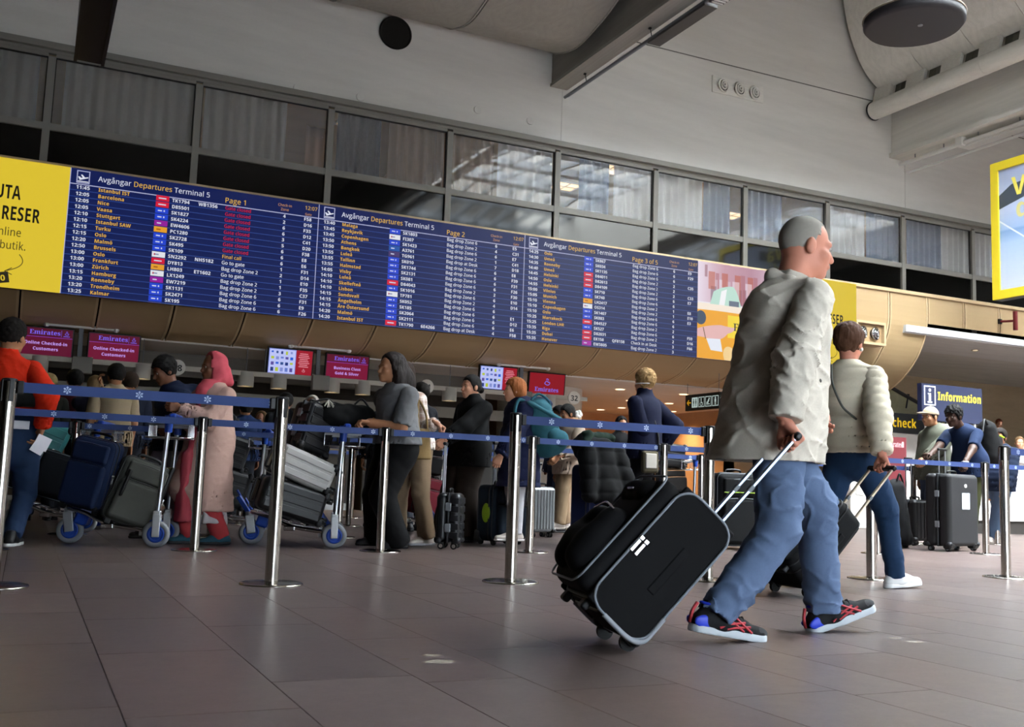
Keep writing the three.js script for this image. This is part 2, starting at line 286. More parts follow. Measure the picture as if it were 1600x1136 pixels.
// ---------------------------------------------------------------- office window band
{
  const STEP = 2.213, X0 = -0.10, K0 = -4, K1 = 11, y0 = 5.84, y1 = 6.9;
  const frameM = mat(0x77746d, 0.5), glass = new THREE.MeshPhysicalMaterial({ color: 0xffffff, roughness: 0.0, metalness: 0.16, transmission: 1, thickness: 0, ior: 1.6 });
  const darkGlass = new THREE.MeshPhysicalMaterial({ color: 0x040404, roughness: 0.06, metalness: 0, ior: 1.5 });
  for (let k = K0; k <= K1; k++) {
    const xa = X0 + STEP * k, w = struct('window_' + (k - K0 + 1), null, null, 'office window in grey frame with a black glass panel below it', 'window');
    w.position.set(xa, 4.4, ZW);
    part('mullion', span(-0.055, 0.055, 0, 2.5, -0.06, 0.05), frameM, w);
    part('transom', span(0.055, STEP - 0.055, 1.33, 1.44, -0.05, 0.04), frameM, w);
    part('head_rail', [span(0.055, STEP - 0.055, 2.5, 2.56, -0.05, 0.02)], frameM, w);
    const p = part('pane', new THREE.PlaneGeometry(STEP - 0.11, y1 - y0).translate(STEP / 2, (y0 + y1) / 2 - 4.4, -0.02), glass, w, 'clear office window pane');
    part('gasket', [span(0.055, 0.07, 1.44, 2.5, -0.04, 0.0), span(STEP - 0.07, STEP - 0.055, 1.44, 2.5, -0.04, 0.0), span(0.055, STEP - 0.055, 2.485, 2.5, -0.04, 0)], mat(0x151412, 0.6), w);
    part('spandrel', span(0.055, STEP - 0.055, 0, 1.33, -0.05, -0.005), darkGlass, w, 'black glossy spandrel panel');
  }
  const xa = X0 + STEP * K0, xb = X0 + STEP * (K1 + 1);
  struct('trim_1', [span(xa, xb, 6.95, 7.0, ZW - 0.05, ZW + 0.03), span(xa, xb, 7.0, 7.1, ZW - 0.05, ZW + 0.12)], frameM, 'stepped grey metal trim along the top of the office windows', 'trim');
  // the office behind
  const warm = plaster(0xb8936a, 0.9), off = struct('wall_office', null, null, 'beige office interior behind the window band', 'wall');
  part('rear_wall', [span(-14, 30, 4.4, 7.8, -23.3, -23)], warm, off);
  part('office_floor', [span(-14, 30, 4.2, 4.4, -23, ZW - 0.06)], plaster(0x6b5b4b), off);
  part('office_ceiling', [span(-14, 30, 7.45, 7.6, -23, ZW - 0.31)], plaster(0xc8ad86, 0.9), off);
  part('partition', [2.6, 6.9, 13.2, 19].map((x) => span(x, x + 0.1, 4.4, 7.45, -23, -17.9)), warm, off);
  part('office_back', [span(-14, -13.7, 4.4, 7.6, -23, ZW), span(29.7, 30, 4.4, 7.6, -23, ZW)], warm, off);
  // curtains, hung in folds just behind the glass
  const curt = (color, tr) => new THREE.MeshPhysicalMaterial({ color, roughness: 0.95, transmission: tr, thickness: 0, side: THREE.DoubleSide });
  const sheer = curt(0xc4c6c2, 0.35), blue = curt(0x5e6f86, 0.25), dark = curt(0x23252c, 0.1), brown = curt(0x8d7c68, 0.35), grey = curt(0x7f8078, 0.3);
  const curtain = (px0, px1, py, m, label, z = ZW - 0.28) => {
    const a = atZ(px0, py, z).x, b = atZ(px1, py, z).x, L = b - a, n = Math.max(16, Math.round(L * 70)), pos = [], idx = [];
    for (let i = 0; i <= n; i++) { const x = a + L * i / n, ph = x * 34 + 1.6 * noise(x * 3, 2.2, 0.4), zz = 0.035 * Math.sin(ph) + 0.02 * noise(x * 9, 5, 1); for (const [y, s] of [[7.42, 0.9], [6.4, 1], [5.5, 1.25]]) pos.push(x - a - L / 2 + 0.012 * Math.sin(ph * 0.5) * (s - 0.9), y - 5.5, zz * s); }
    for (let i = 0; i < n; i++) for (let j = 0; j < 2; j++) { const q = i * 3 + j; idx.push(q, q + 1, q + 3, q + 1, q + 4, q + 3); }
    const g = new THREE.BufferGeometry(); g.setAttribute('position', new THREE.Float32BufferAttribute(pos, 3)); g.setAttribute('uv', new THREE.Float32BufferAttribute(new Float32Array(pos.length / 3 * 2), 2)); g.setIndex(idx); g.computeVertexNormals();
    solo('curtain', label, 'curtain', g, m, [a + L / 2, 5.5, z]);
  };
  curtain(-60, 60, 130, grey, 'grey curtain in the unlit office window above the near yellow screen');
  curtain(100, 305, 140, grey, 'grey curtain filling the window behind the hanging black sign');
  curtain(318, 449, 180, grey, 'grey curtain covering most of the window beside the open beige corner');
  curtain(478, 520, 210, brown, 'brown curtain deep inside the open beige office corner', -19.5);
  curtain(526, 596, 210, dark, 'black curtain bunched beside the office lamp');
  curtain(608, 694, 230, brown, 'brown pleated curtain beside the black one');
  curtain(700, 772, 250, brown, 'brown pleated curtain before the roof light reflection');
  curtain(776, 864, 265, sheer, 'pale sheer curtain behind the roof light reflection');
  curtain(905, 952, 290, blue, 'narrow blue curtain behind the roof light reflection');
  curtain(958, 1018, 290, sheer, 'pale pleated sheer curtain beside the narrow blue one');
  curtain(1026, 1098, 315, sheer, 'white sheer curtain before two ceiling lamps');
  curtain(1100, 1140, 320, blue, 'blue grey curtain beside the uncovered office corner');
  curtain(1166, 1222, 340, blue, 'dark blue curtain above the grey haired man\'s collar');
  curtain(1294, 1352, 355, sheer, 'white sheer curtain right of the grey haired man\'s head');
  curtain(1354, 1404, 360, blue, 'dark blue curtain next to the white sheer');
  curtain(1414, 1470, 370, blue, 'dark blue curtain left of a bright sheer');
  curtain(1472, 1512, 385, sheer, 'bright sheer curtain near the hanging beach poster');
  curtain(1522, 1600, 395, sheer, 'sheer curtain running behind the hanging beach poster');
  // office ceiling lamps in two rows
  const lampM = new THREE.MeshStandardMaterial({ color: 0xfff2d8, emissive: 0xffd9a0, emissiveIntensity: 1.5 });
  for (const [x, z] of [[0.97, -18.83], [3.1, -18.83], [5.25, -18.83], [7.36, -18.83], [10.95, -18.8], [13.18, -18.8], [10.75, -20.45], [13.25, -20.5], [15.44, -20.46], [17.6, -18.8]]) {
    const l = thing('office_ceiling_lamp', 'square warm ceiling lamp glowing in the office behind the windows', 'lamp', [x, 7.45, z], 'lamps on the office ceiling');
    part('lamp_frame', [span(-0.31, 0.31, -0.04, 0, -0.31, -0.28), span(-0.31, 0.31, -0.04, 0, 0.28, 0.31), span(-0.31, -0.28, -0.04, 0, -0.28, 0.28), span(0.28, 0.31, -0.04, 0, -0.28, 0.28), span(-0.01, 0.01, -0.045, 0, -0.28, 0.28), span(-0.28, 0.28, -0.045, 0, -0.01, 0.01)], M.whitePaint, l);
    part('diffuser', box(0.56, 0.01, 0.56, 0, -0.02, 0), lampM, l, 'glowing diffuser');
    const s = new THREE.RectAreaLight(0xffcf96, 3.2, 0.56, 0.56); s.position.set(0, -0.06, 0); s.rotation.x = -Math.PI / 2; l.add(s);
  }
}
// ---------------------------------------------------------------- air nozzles, pipes and the right hand roof
{
  const v = thing('wall_air_nozzles', 'white panel with three round air nozzles high on the white wall', 'air vent', [12.97, 9.0, ZW]);
  part('nozzle_plate', rbox(1.32, 0.36, 0.03, 0.005, 0, 0, 0.015), whiteM, v);
  for (const x of [-0.4, 0.02, 0.42]) { const n = part('nozzle', [torus(0.13, 0.022, x, 0.0, 0.05, 0, 0.25), torus(0.085, 0.018, x, 0, 0.08, 0, 0.25), torus(0.04, 0.016, x, 0, 0.1, 0, 0.25)], whiteM, v); part('throat', cyl(0.125, 0.125, 0.03, x, 0, 0.035, 24, Math.PI / 2), M.blackPlastic, n); }
  const duct = thing('round_air_duct', 'long round white air duct under the curved roof panel', 'duct', [16.67, 9.2, ZW]);
  part('duct_pipe', cyl(0.2, 0.2, 8, 0, 0, 4.1, 28, Math.PI / 2), whiteM, duct);
  part('end_collar', torus(0.2, 0.018, 0, 0, 0.1, 0, 0, 0, 28), M.darkPlastic, duct);
  for (let i = 0; i < 4; i++) part('seam', torus(0.2, 0.006, 0, 0, 1.5 + i * 1.6), whiteM, duct);
  const sh = thing('curved_roof_panel', 'curved white roof panel with ribs above the round duct', 'ceiling panel', [0, 9.5, ZW]);
  const prof = smoothCurve([[16.86, 0.22], [16.5, 0.48], [16.22, 0.84], [15.95, 1.42], [15.78, 2.15], [15.7, 2.88]], 18);
  for (let i = 0; i < 4; i++) { part('shell_panel', sweepZ(prof, 0.15 + i * 1.3, 0.15 + (i + 1) * 1.3 - 0.012, 0.05), whiteM, sh); part('rib', tube(prof.map(([x, y]) => V(x - 0.004, y, 0.2 + i * 1.3)), 0.014, 30, 5), whiteM, sh); }
  for (let i = 0; i < 6; i++) { const z = 0.3 + i * 0.95; part('bracket', [rbox(0.1, 0.42, 0.5, 0.02, 16.76, 0.06, z, 0, 0, -0.25)], whiteM, sh); part('gap_shade_box', [rbox(0.08, 0.36, 0.46, 0.02, 16.9, 0.08, z + 0.475, 0, 0, -0.25), box(0.02, 0.36, 0.02, 16.84, 0.08, z + 0.43, 0, 0, -0.25)], mat(0x57554b, 0.6), sh); }  // dark boxes fill the open gaps, their colour standing in for shade
  const b = thing('edge_beam', 'white edge beam with pipes running along its underside', 'beam', [17.3, 8.24, ZW]);
  part('beam_web', span(0, 0.6, 0.05, 1.7, 0, 20), whiteM, b);
  part('beam_foot', span(-0.07, 0.62, 0, 0.1, 0, 20), whiteM, b);
  part('pipe', [rod(V(0.2, -0.13, 0.05), V(0.2, -0.13, 19.9), 0.045)], M.whitePaint, b);
  part('pipe', [rod(V(0.42, -0.28, 0.05), V(0.42, -0.28, 19.9), 0.03)], M.whitePaint, b);
  part('cable_tray', [span(0.25, 0.5, -0.2, -0.16, 1.7, 19.9)], M.whitePaint, b);
  for (const z of [0.5, 1.3, 2.2, 3.2]) part('hanger', rod(V(0.2, 0, z), V(0.2, -0.13, z), 0.012), M.greyPlastic, b);
  part('junction_box', rbox(0.16, 0.2, 0.18, 0.02, 0.2, -0.09, 1.75), M.whitePaint, b);
}
// hanging disc loudspeaker
{
  const s = thing('disc_loudspeaker', 'flat round dark loudspeaker hanging on a pole from the roof', 'speaker', [9.55, 6.36, -9]);
  part('speaker_disc', lathe([[0, 0.0], [0.56, 0.0], [0.6, 0.05], [0.6, 0.12], [0.57, 0.14], [0.12, 0.26], [0.09, 0.28], [0, 0.28]], 48), mat(0x2a292c, 0.6), s);
  part('rim_band', torus(0.6, 0.012, 0, 0.13, 0, Math.PI / 2, 0, 0, 48), mat(0x6f6455, 0.6), s);
  part('badge', cyl(0.03, 0.03, 0.01, 0, -0.003, 0.1), M.greyPlastic, s);
  part('hanger_pole', cyl(0.07, 0.07, 6.0, 0, 3.2, 0), mat(0x3b3a3d, 0.6), s);
}
// hanging yellow framed poster on a steel bracket
{
  const tex = canvasTex(768, 704, (c, w, h) => {
    const s = c.createLinearGradient(0, 0, 0, h); s.addColorStop(0, '#9fa9c4'); s.addColorStop(0.35, '#b4bfd9'); s.addColorStop(0.5, '#9db4d6'); s.addColorStop(0.52, '#7d9cc8'); s.addColorStop(0.62, '#a6bbd8'); s.addColorStop(1, '#c3c9d9'); c.fillStyle = s; c.fillRect(0, 0, w, h);
    c.fillStyle = '#3e4650'; c.beginPath(); c.moveTo(0, 150); c.lineTo(80, 100); c.lineTo(210, 90); c.lineTo(340, 60); c.lineTo(340, 130); c.lineTo(160, 190); c.lineTo(0, 230); c.fill();
    c.strokeStyle = '#d8dbe2'; c.lineWidth = 9; c.beginPath(); c.moveTo(0, 300); c.lineTo(190, 450); c.lineTo(330, 540); c.stroke();
    c.fillStyle = '#b04a3a'; c.beginPath(); c.arc(160, 455, 9, 0, 7); c.arc(215, 520, 8, 0, 7); c.fill();
    c.fillStyle = '#e9d95c'; c.font = 'bold 150px sans-serif'; c.fillText('Vä', 80, 170); c.fillStyle = '#d9cf8a'; c.fillText('di', 100, 300);
  });
  const p = thing('hanging_poster', 'hanging beach poster in a yellow frame', 'poster', [17.0, 4.5, -14.1]);
  part('poster_box', span(0.02, 0.24, 0, 2.75, 0, 3.1), mat(0x55565a, 0.5), p);
  part('yellow_frame', [span(-0.02, 0.05, 0, 0.17, 0, 3.1), span(-0.02, 0.05, 2.58, 2.75, 0, 3.1), span(-0.02, 0.05, 0.17, 2.58, 0, 0.17), span(-0.02, 0.05, 0.17, 2.58, 2.93, 3.1)], mat(0xd8c12c, 0.5), p);
  part('picture', put(new THREE.PlaneGeometry(2.76, 2.41), 0.012, 1.375, 1.55, 0, -Math.PI / 2), new THREE.MeshStandardMaterial({ map: tex, roughness: 0.5 }), p, 'printed beach picture with yellow letters');
  part('hanger_bracket', [span(0.1, 0.22, 2.75, 3.9, 1.0, 1.12), span(0.05, 0.3, 3.9, 4.25, 0.9, 1.25)], whiteM, p);
}
// black sign box hanging in the dark bay, seen from below along its length
{
  const e = atZ(139, 98, -9.7), s = thing('hanging_black_sign', 'black hanging sign box cut by the top of the picture', 'sign', [e.x, e.y, -9.7]);
  part('sign_box', rbox(0.25, 0.9, 3.4, 0.015, 0, 0.45, 1.7), mat(0x0a0a0e, 0.3), s);
  part('edge_strip', span(-0.128, -0.1, -0.012, 0.02, 0, 3.4), mat(0x17171d, 0.4), s); part('edge_strip', span(0.1, 0.128, -0.012, 0.02, 0, 3.4), mat(0x17171d, 0.4), s);
  for (const z of [0.5, 2.9]) part('hanger_rod', rod(V(0, 0.9, z), V(0, 4.9, z), 0.02), M.blackPlastic, s);
}

// ---------------------------------------------------------------- departures board
const led = (tex, k = 1) => new THREE.MeshPhysicalMaterial({ color: 0x050505, roughness: 0.5, specularIntensity: 0.4, emissive: 0xffffff, emissiveMap: tex, emissiveIntensity: k });
{
  const BL = '#2346d8', RE = '#e0183a', PU = '#9a1aa0', OR = '#f0a62c', WH = '#eef0f6', DB = '#1a56b0', MA = '#b020a8';
  const bag = (n) => n === 0 ? 'Bag drop at Desk' : n === 9 ? 'Gate closed' : n === 8 ? 'Final call' : n === 7 ? 'Go to gate' : n === 5 ? 'Check in at Desk' : 'Bag drop Zone ' + n;
  const pages = [
    ['Page 1', [['11:45', 'Istanbul IST', RE, 'TK1794', 'WB1356', 9, 4, 'F58'], ['12:05', 'Barcelona', RE, 'D85501', '', 9, 2, 'D16'], ['12:05', 'Nice', BL, 'SK1827', '', 9, 6, 'F33'], ['12:05', 'Vaasa', BL, 'SK4224', '', 9, 6, 'D12'], ['12:10', 'Stuttgart', PU, 'EW4606', '', 9, 3, 'C41'], ['12:10', 'Istanbul SAW', OR, 'PC1280', '', 9, 5, 'D20'], ['12:15', 'Turku', BL, 'SK2728', '', 9, 6, 'F38'], ['12:15', 'Oslo', BL, 'SK495', '', 9, 6, 'E8'], ['12:20', 'Malmö', BL, 'SK109', '', 8, 6, 'E6'], ['12:50', 'Brussels', WH, 'SN2292', 'NH5182', 7, 1, 'F31'], ['13:00', 'Oslo', RE, 'DY813', '', 2, 2, 'D14'], ['13:00', 'Frankfurt', OR, 'LH803', 'ET1602', 7, 1, 'E10'], ['13:00', 'Zürich', WH, 'LX1249', '', 2, 1, 'F35'], ['13:15', 'Hamburg', PU, 'EW7219', '', 2, 3, 'C37'], ['13:20', 'Ronneby', BL, 'SK1131', '', 6, 6, 'F31'], ['13:20', 'Trondheim', BL, 'SK2471', '', 6, 6, 'E9'], ['13:25', 'Kalmar', BL, 'SK195', '', 6, 6, 'F26']]],
    ['Page 2', [['13:40', 'Malaga', BL, 'SK1803', '', 6, 6, 'E5'], ['13:45', 'Reykjavik', WH, 'FI307', '', 2, 4, 'C31'], ['13:45', 'Copenhagen', BL, 'SK1423', '', 6, 6, 'E7'], ['13:50', 'Athens', DB, 'A3761', '', 2, 1, 'C41'], ['13:50', 'Bangkok', '#4a3470', 'TG961', '', 0, 7, 'D18'], ['13:55', 'Luleå', BL, 'SK010', '', 6, 6, 'E8'], ['13:55', 'Tallinn', BL, 'SK1744', '', 6, 6, 'F39'], ['13:55', 'Halmstad', BL, 'SK2131', '', 6, 6, 'F31'], ['14:05', 'Visby', BL, 'SK081', '', 6, 6, 'F26'], ['14:10', 'Luleå', RE, 'D84043', '', 2, 2, 'F30'], ['14:10', 'Skellefteå', BL, 'SK1016', '', 6, 6, 'E10'], ['14:10', 'Lisbon', WH, 'TP781', '', 2, 4, 'D14'], ['14:15', 'Sundsvall', BL, 'SK052', '', 6, 6, ''], ['14:15', 'Ängelholm', BL, 'SK185', '', 6, 6, 'E1'], ['14:15', 'Åre Östersund', BL, 'SK2064', '', 6, 6, 'D12'], ['14:20', 'Malmö', BL, 'SK2111', '', 6, 6, 'E6'], ['14:20', 'Istanbul IST', RE, 'TK1790', '6E4266', 0, 4, 'F58']]],
    ['Page 3 of 5', [['14:25', 'Oslo', BL, 'SK867', '', 6, 6, 'E9'], ['14:30', 'Umeå', BL, 'SK034', '', 6, 6, 'F29'], ['14:35', 'Ronneby', BL, 'SK1135', '', 6, 6, ''], ['14:40', 'Umeå', RE, 'D84011', '', 2, 2, 'C35'], ['14:45', 'Helsinki', RE, 'D82613', '', 2, 2, ''], ['14:50', 'Oslo', RE, 'D84109', '', 2, 2, 'C33'], ['14:55', 'Helsinki', BL, 'SK710', '', 6, 6, 'E7'], ['15:00', 'Vilnius', BL, 'SK740', '', 6, 6, ''], ['15:05', 'Munich', OR, 'LH2417', '', 2, 1, 'E8'], ['15:10', 'Vienna', WH, 'OS314', '', 2, 1, 'E10'], ['15:10', 'Copenhagen', BL, 'SK1407', '', 6, 6, 'E3'], ['15:10', 'Oslo', BL, 'SK883', '', 6, 6, ''], ['15:25', 'Marrakech', RE, 'D84527', '', 2, 2, ''], ['15:25', 'London LHR', BL, 'SK527', '', 6, 6, 'F59'], ['15:35', 'Riga', RE, 'D82031', '', 2, 2, 'D16'], ['15:35', 'Dubai', RE, 'EK158', 'QF8158', 5, 3, 'F66'], ['15:35', 'Hanover', MA, 'EW3805', '', 2, 3, '']]],
  ];
  const draw = ([title, rows]) => canvasTex(1600, 808, (c, w, h) => {
    c.fillStyle = '#0b1a56'; c.fillRect(0, 0, w, h);
    const head = h * 0.125, rh = (h - head) / 17;
    c.fillStyle = '#b9bce0'; c.fillRect(0, 0, 5, h); c.fillRect(0, head - 3, w, 6);
    c.strokeStyle = '#b9bce0'; c.lineWidth = 6; c.strokeRect(42, 14, 72, 76);
    c.fillStyle = '#eef0fb'; c.beginPath(); c.moveTo(46, 52); c.lineTo(56, 50); c.lineTo(66, 58); c.lineTo(74, 56); c.lineTo(62, 38); c.lineTo(72, 36); c.lineTo(88, 53); c.lineTo(106, 48); c.lineTo(110, 54); c.lineTo(58, 74); c.fill(); c.fillRect(46, 78, 64, 6);
    c.textBaseline = 'alphabetic'; c.font = 'bold 50px sans-serif';
    const text = (s, x, y, col, font, al = 'left') => { c.fillStyle = col; if (font) c.font = font; c.textAlign = al; c.fillText(s, x, y); };
    text('Avgångar', 166, 66, '#eef0fb', '500 48px sans-serif'); let x = 166 + c.measureText('Avgångar ').width; text('Departures', x, 66, '#f5c043'); x += c.measureText('Departures ').width; text('Terminal 5', x, 66, '#eef0fb');
    text(title, 960, 84, '#f5c043', '50px sans-serif');
    text('Check-in', 1365, 52, '#e6a25c', '25px sans-serif', 'center'); text('Zone', 1365, 82, '#e6a25c', undefined, 'center'); text('12:07', 1592, 52, '#f5c043', '36px sans-serif', 'right'); text('Gate', 1530, 92, '#e6a25c', '23px sans-serif', 'center');
    rows.forEach(([t, d, col, fl, ex, st, z, g], i) => {
      const y = head + (i + 1) * rh - 12, B = 'bold 33px sans-serif';
      c.fillStyle = '#33509e'; c.fillRect(5, head + (i + 1) * rh - 4, w, 4);
      text(t, 40, y, '#eceefa', B); text(d, 172, y, '#f2ba45', B);
      c.fillStyle = col; c.fillRect(524, y - 32, 82, 36); c.fillStyle = col === WH ? '#8a93b8' : col === OR ? '#a85a10' : '#d9def5'; c.fillRect(540, y - 18, col === RE ? 48 : 26, 8); if (col === BL) c.fillRect(576, y - 20, 8, 11); if (col === WH) { c.fillStyle = '#c0334a'; c.fillRect(536, y - 20, 8, 12); }
      text(fl, 624, y, '#eceefa', B); if (ex) text(ex, 792, y, '#eceefa', B);
      text(bag(st), 966, y, st === 9 ? '#e01430' : st === 8 ? '#f2ba45' : '#eceefa', '33px sans-serif'); text(bag(st), 966.8, y, st === 9 ? '#e01430' : st === 8 ? '#f2ba45' : '#eceefa');
      text(String(z), 1365, y, '#eceefa', B, 'center'); if (g) text(g, 1500, y, '#eceefa', B);
    });
  });
  const ad = canvasTex(720, 720, (c, w, h) => {
    c.fillStyle = '#eed036'; c.fillRect(0, 0, w, h); c.fillStyle = '#17150f'; c.textAlign = 'right';
    c.font = 'bold 108px sans-serif'; c.save(); c.scale(0.62, 1); c.fillText('LUTA', 775, 226); c.fillText('RESER', 945, 344); c.restore();
    c.fillStyle = '#4a4218'; c.font = '62px sans-serif'; c.save(); c.scale(0.85, 1); c.fillText('t online', 590, 432); c.fillText('n i butik.', 625, 506); c.fillText('press', 476, 624); c.restore();
    c.strokeStyle = '#4a4218'; c.lineWidth = 4; c.beginPath(); c.moveTo(500, 530); c.quadraticCurveTo(560, 590, 440, 628); c.moveTo(470, 608); c.lineTo(436, 630); c.lineTo(472, 646); c.stroke();
    c.fillStyle = '#2b2718'; c.save(); c.translate(400, 676); c.rotate(-0.2); c.fillRect(-52, -34, 112, 60); c.fillStyle = '#eed036'; c.font = 'bold 44px sans-serif'; c.textAlign = 'center'; c.fillText('100', 6, 14); c.restore();
    c.fillStyle = '#2b2718'; c.font = 'bold 84px serif'; c.textAlign = 'right'; c.fillText('X', 300, 700);
  });
  const taxi = canvasTex(800, 720, (c, w, h) => {
    const bg = c.createLinearGradient(0, 0, w, 0); bg.addColorStop(0, '#e9dcea'); bg.addColorStop(0.3, '#c79aa8'); bg.addColorStop(0.6, '#b98c9d'); bg.addColorStop(1, '#d8c6d6'); c.fillStyle = bg; c.fillRect(0, 0, w, h);
    for (let i = 0; i < 26; i++) { c.fillStyle = ['#8d5560', '#a9636a', '#d7c2d0', '#75606f', '#b8543c', '#efe6f0'][i % 6]; c.globalAlpha = 0.55; c.fillRect(60 + (i * 97) % 700, 20 + (i * 53) % 160, 24 + (i * 7) % 40, 90 + (i * 31) % 160); } c.globalAlpha = 1;
    c.fillStyle = '#efe8ee'; c.fillRect(0, 300, w, 60); c.fillStyle = '#f0a726'; c.beginPath(); c.moveTo(0, 350); c.lineTo(w, 330); c.lineTo(w, h); c.lineTo(0, h); c.fill();
    c.fillStyle = '#f8e9d8'; c.beginPath(); c.moveTo(0, 310); c.quadraticCurveTo(300, 300, w, 330); c.lineTo(w, 380); c.quadraticCurveTo(300, 350, 0, 360); c.fill();
    c.fillStyle = '#bfe0d2'; c.beginPath(); c.moveTo(110, 310); c.lineTo(140, 215); c.quadraticCurveTo(220, 165, 310, 160); c.quadraticCurveTo(350, 170, 390, 310); c.fill(); c.fillStyle = '#f4f4f6'; c.beginPath(); c.moveTo(190, 310); c.lineTo(210, 205); c.lineTo(260, 185); c.lineTo(240, 310); c.fill(); c.fillStyle = '#6d7688'; c.fillRect(280, 270, 90, 40);
    c.fillStyle = '#3c4c63'; c.beginPath(); c.ellipse(30, 420, 46, 52, 0, 0, 7); c.fill(); c.beginPath(); c.ellipse(330, 420, 60, 40, 0, 0, 7); c.fill();
    c.fillStyle = '#f6d838'; c.fillRect(270, 380, 260, 170); c.fillStyle = '#20201c'; c.font = 'bold 78px serif'; c.fillText('FO', 320, 492);
    c.fillStyle = '#e6b6b4'; c.beginPath(); c.moveTo(0, 505); c.quadraticCurveTo(90, 470, 210, 460); c.quadraticCurveTo(270, 470, 330, 470); c.quadraticCurveTo(340, 500, 270, 520); c.quadraticCurveTo(210, 590, 120, 570); c.lineTo(0, 560); c.fill();
    c.fillStyle = '#e7ebf6'; c.beginPath(); c.moveTo(80, 570); c.lineTo(205, 566); c.lineTo(225, 660); c.lineTo(120, 655); c.fill();
    c.strokeStyle = '#7b5a3c'; c.lineWidth = 7; c.beginPath(); c.moveTo(52, 490); c.lineTo(75, 575); c.stroke(); c.fillStyle = '#f8efdc'; c.globalAlpha = 0.6; c.beginPath(); c.ellipse(300, 700, 60, 90, -0.5, 0, 7); c.fill(); c.globalAlpha = 1;
  });
  const Y0 = 3.04, Y1 = 4.877, Z = -15.8, b = thing('departures_board', 'long blue departures board with three pages between advertising screens', 'display board', [5.7, Y0, Z]);
  const ph = Y1 - Y0, pw = (11.183 - 0.274) / 3;
  part('board_case', span(-7.2, 9.39, 0.005, ph - 0.005, -0.14, -0.008), M.blackPlastic, b);
  part('mounting_rail', [span(-7.2, 9.38, 0.4, 0.5, -0.24, -0.14), span(-7.2, 9.38, 1.3, 1.4, -0.24, -0.14)], M.greyPlastic, b);
  const screen = (n, x0, x1, m, l) => part(n, span(x0 - 5.7, x1 - 5.7, 0, ph, -0.02, 0), m, b, l);
  pages.forEach((p, i) => screen('page_screen', 0.274 + pw * i, 0.274 + pw * (i + 1), led(draw(p), 0.85), ['first page of departures', 'second page of departures', 'third page of departures'][i]));
  const adM = led(ad, 0.82), taxiM = led(taxi, 0.95);
  screen('advert_screen', -1.56, 0.274, adM, 'yellow advertising screen at the near end of the board');
  screen('advert_screen', 11.183, 13.25, taxiM, 'advertising screen with a yellow taxi and a hand');
  screen('advert_screen', 13.25, 15.085, adM, 'yellow advertising screen at the far end of the board');
}

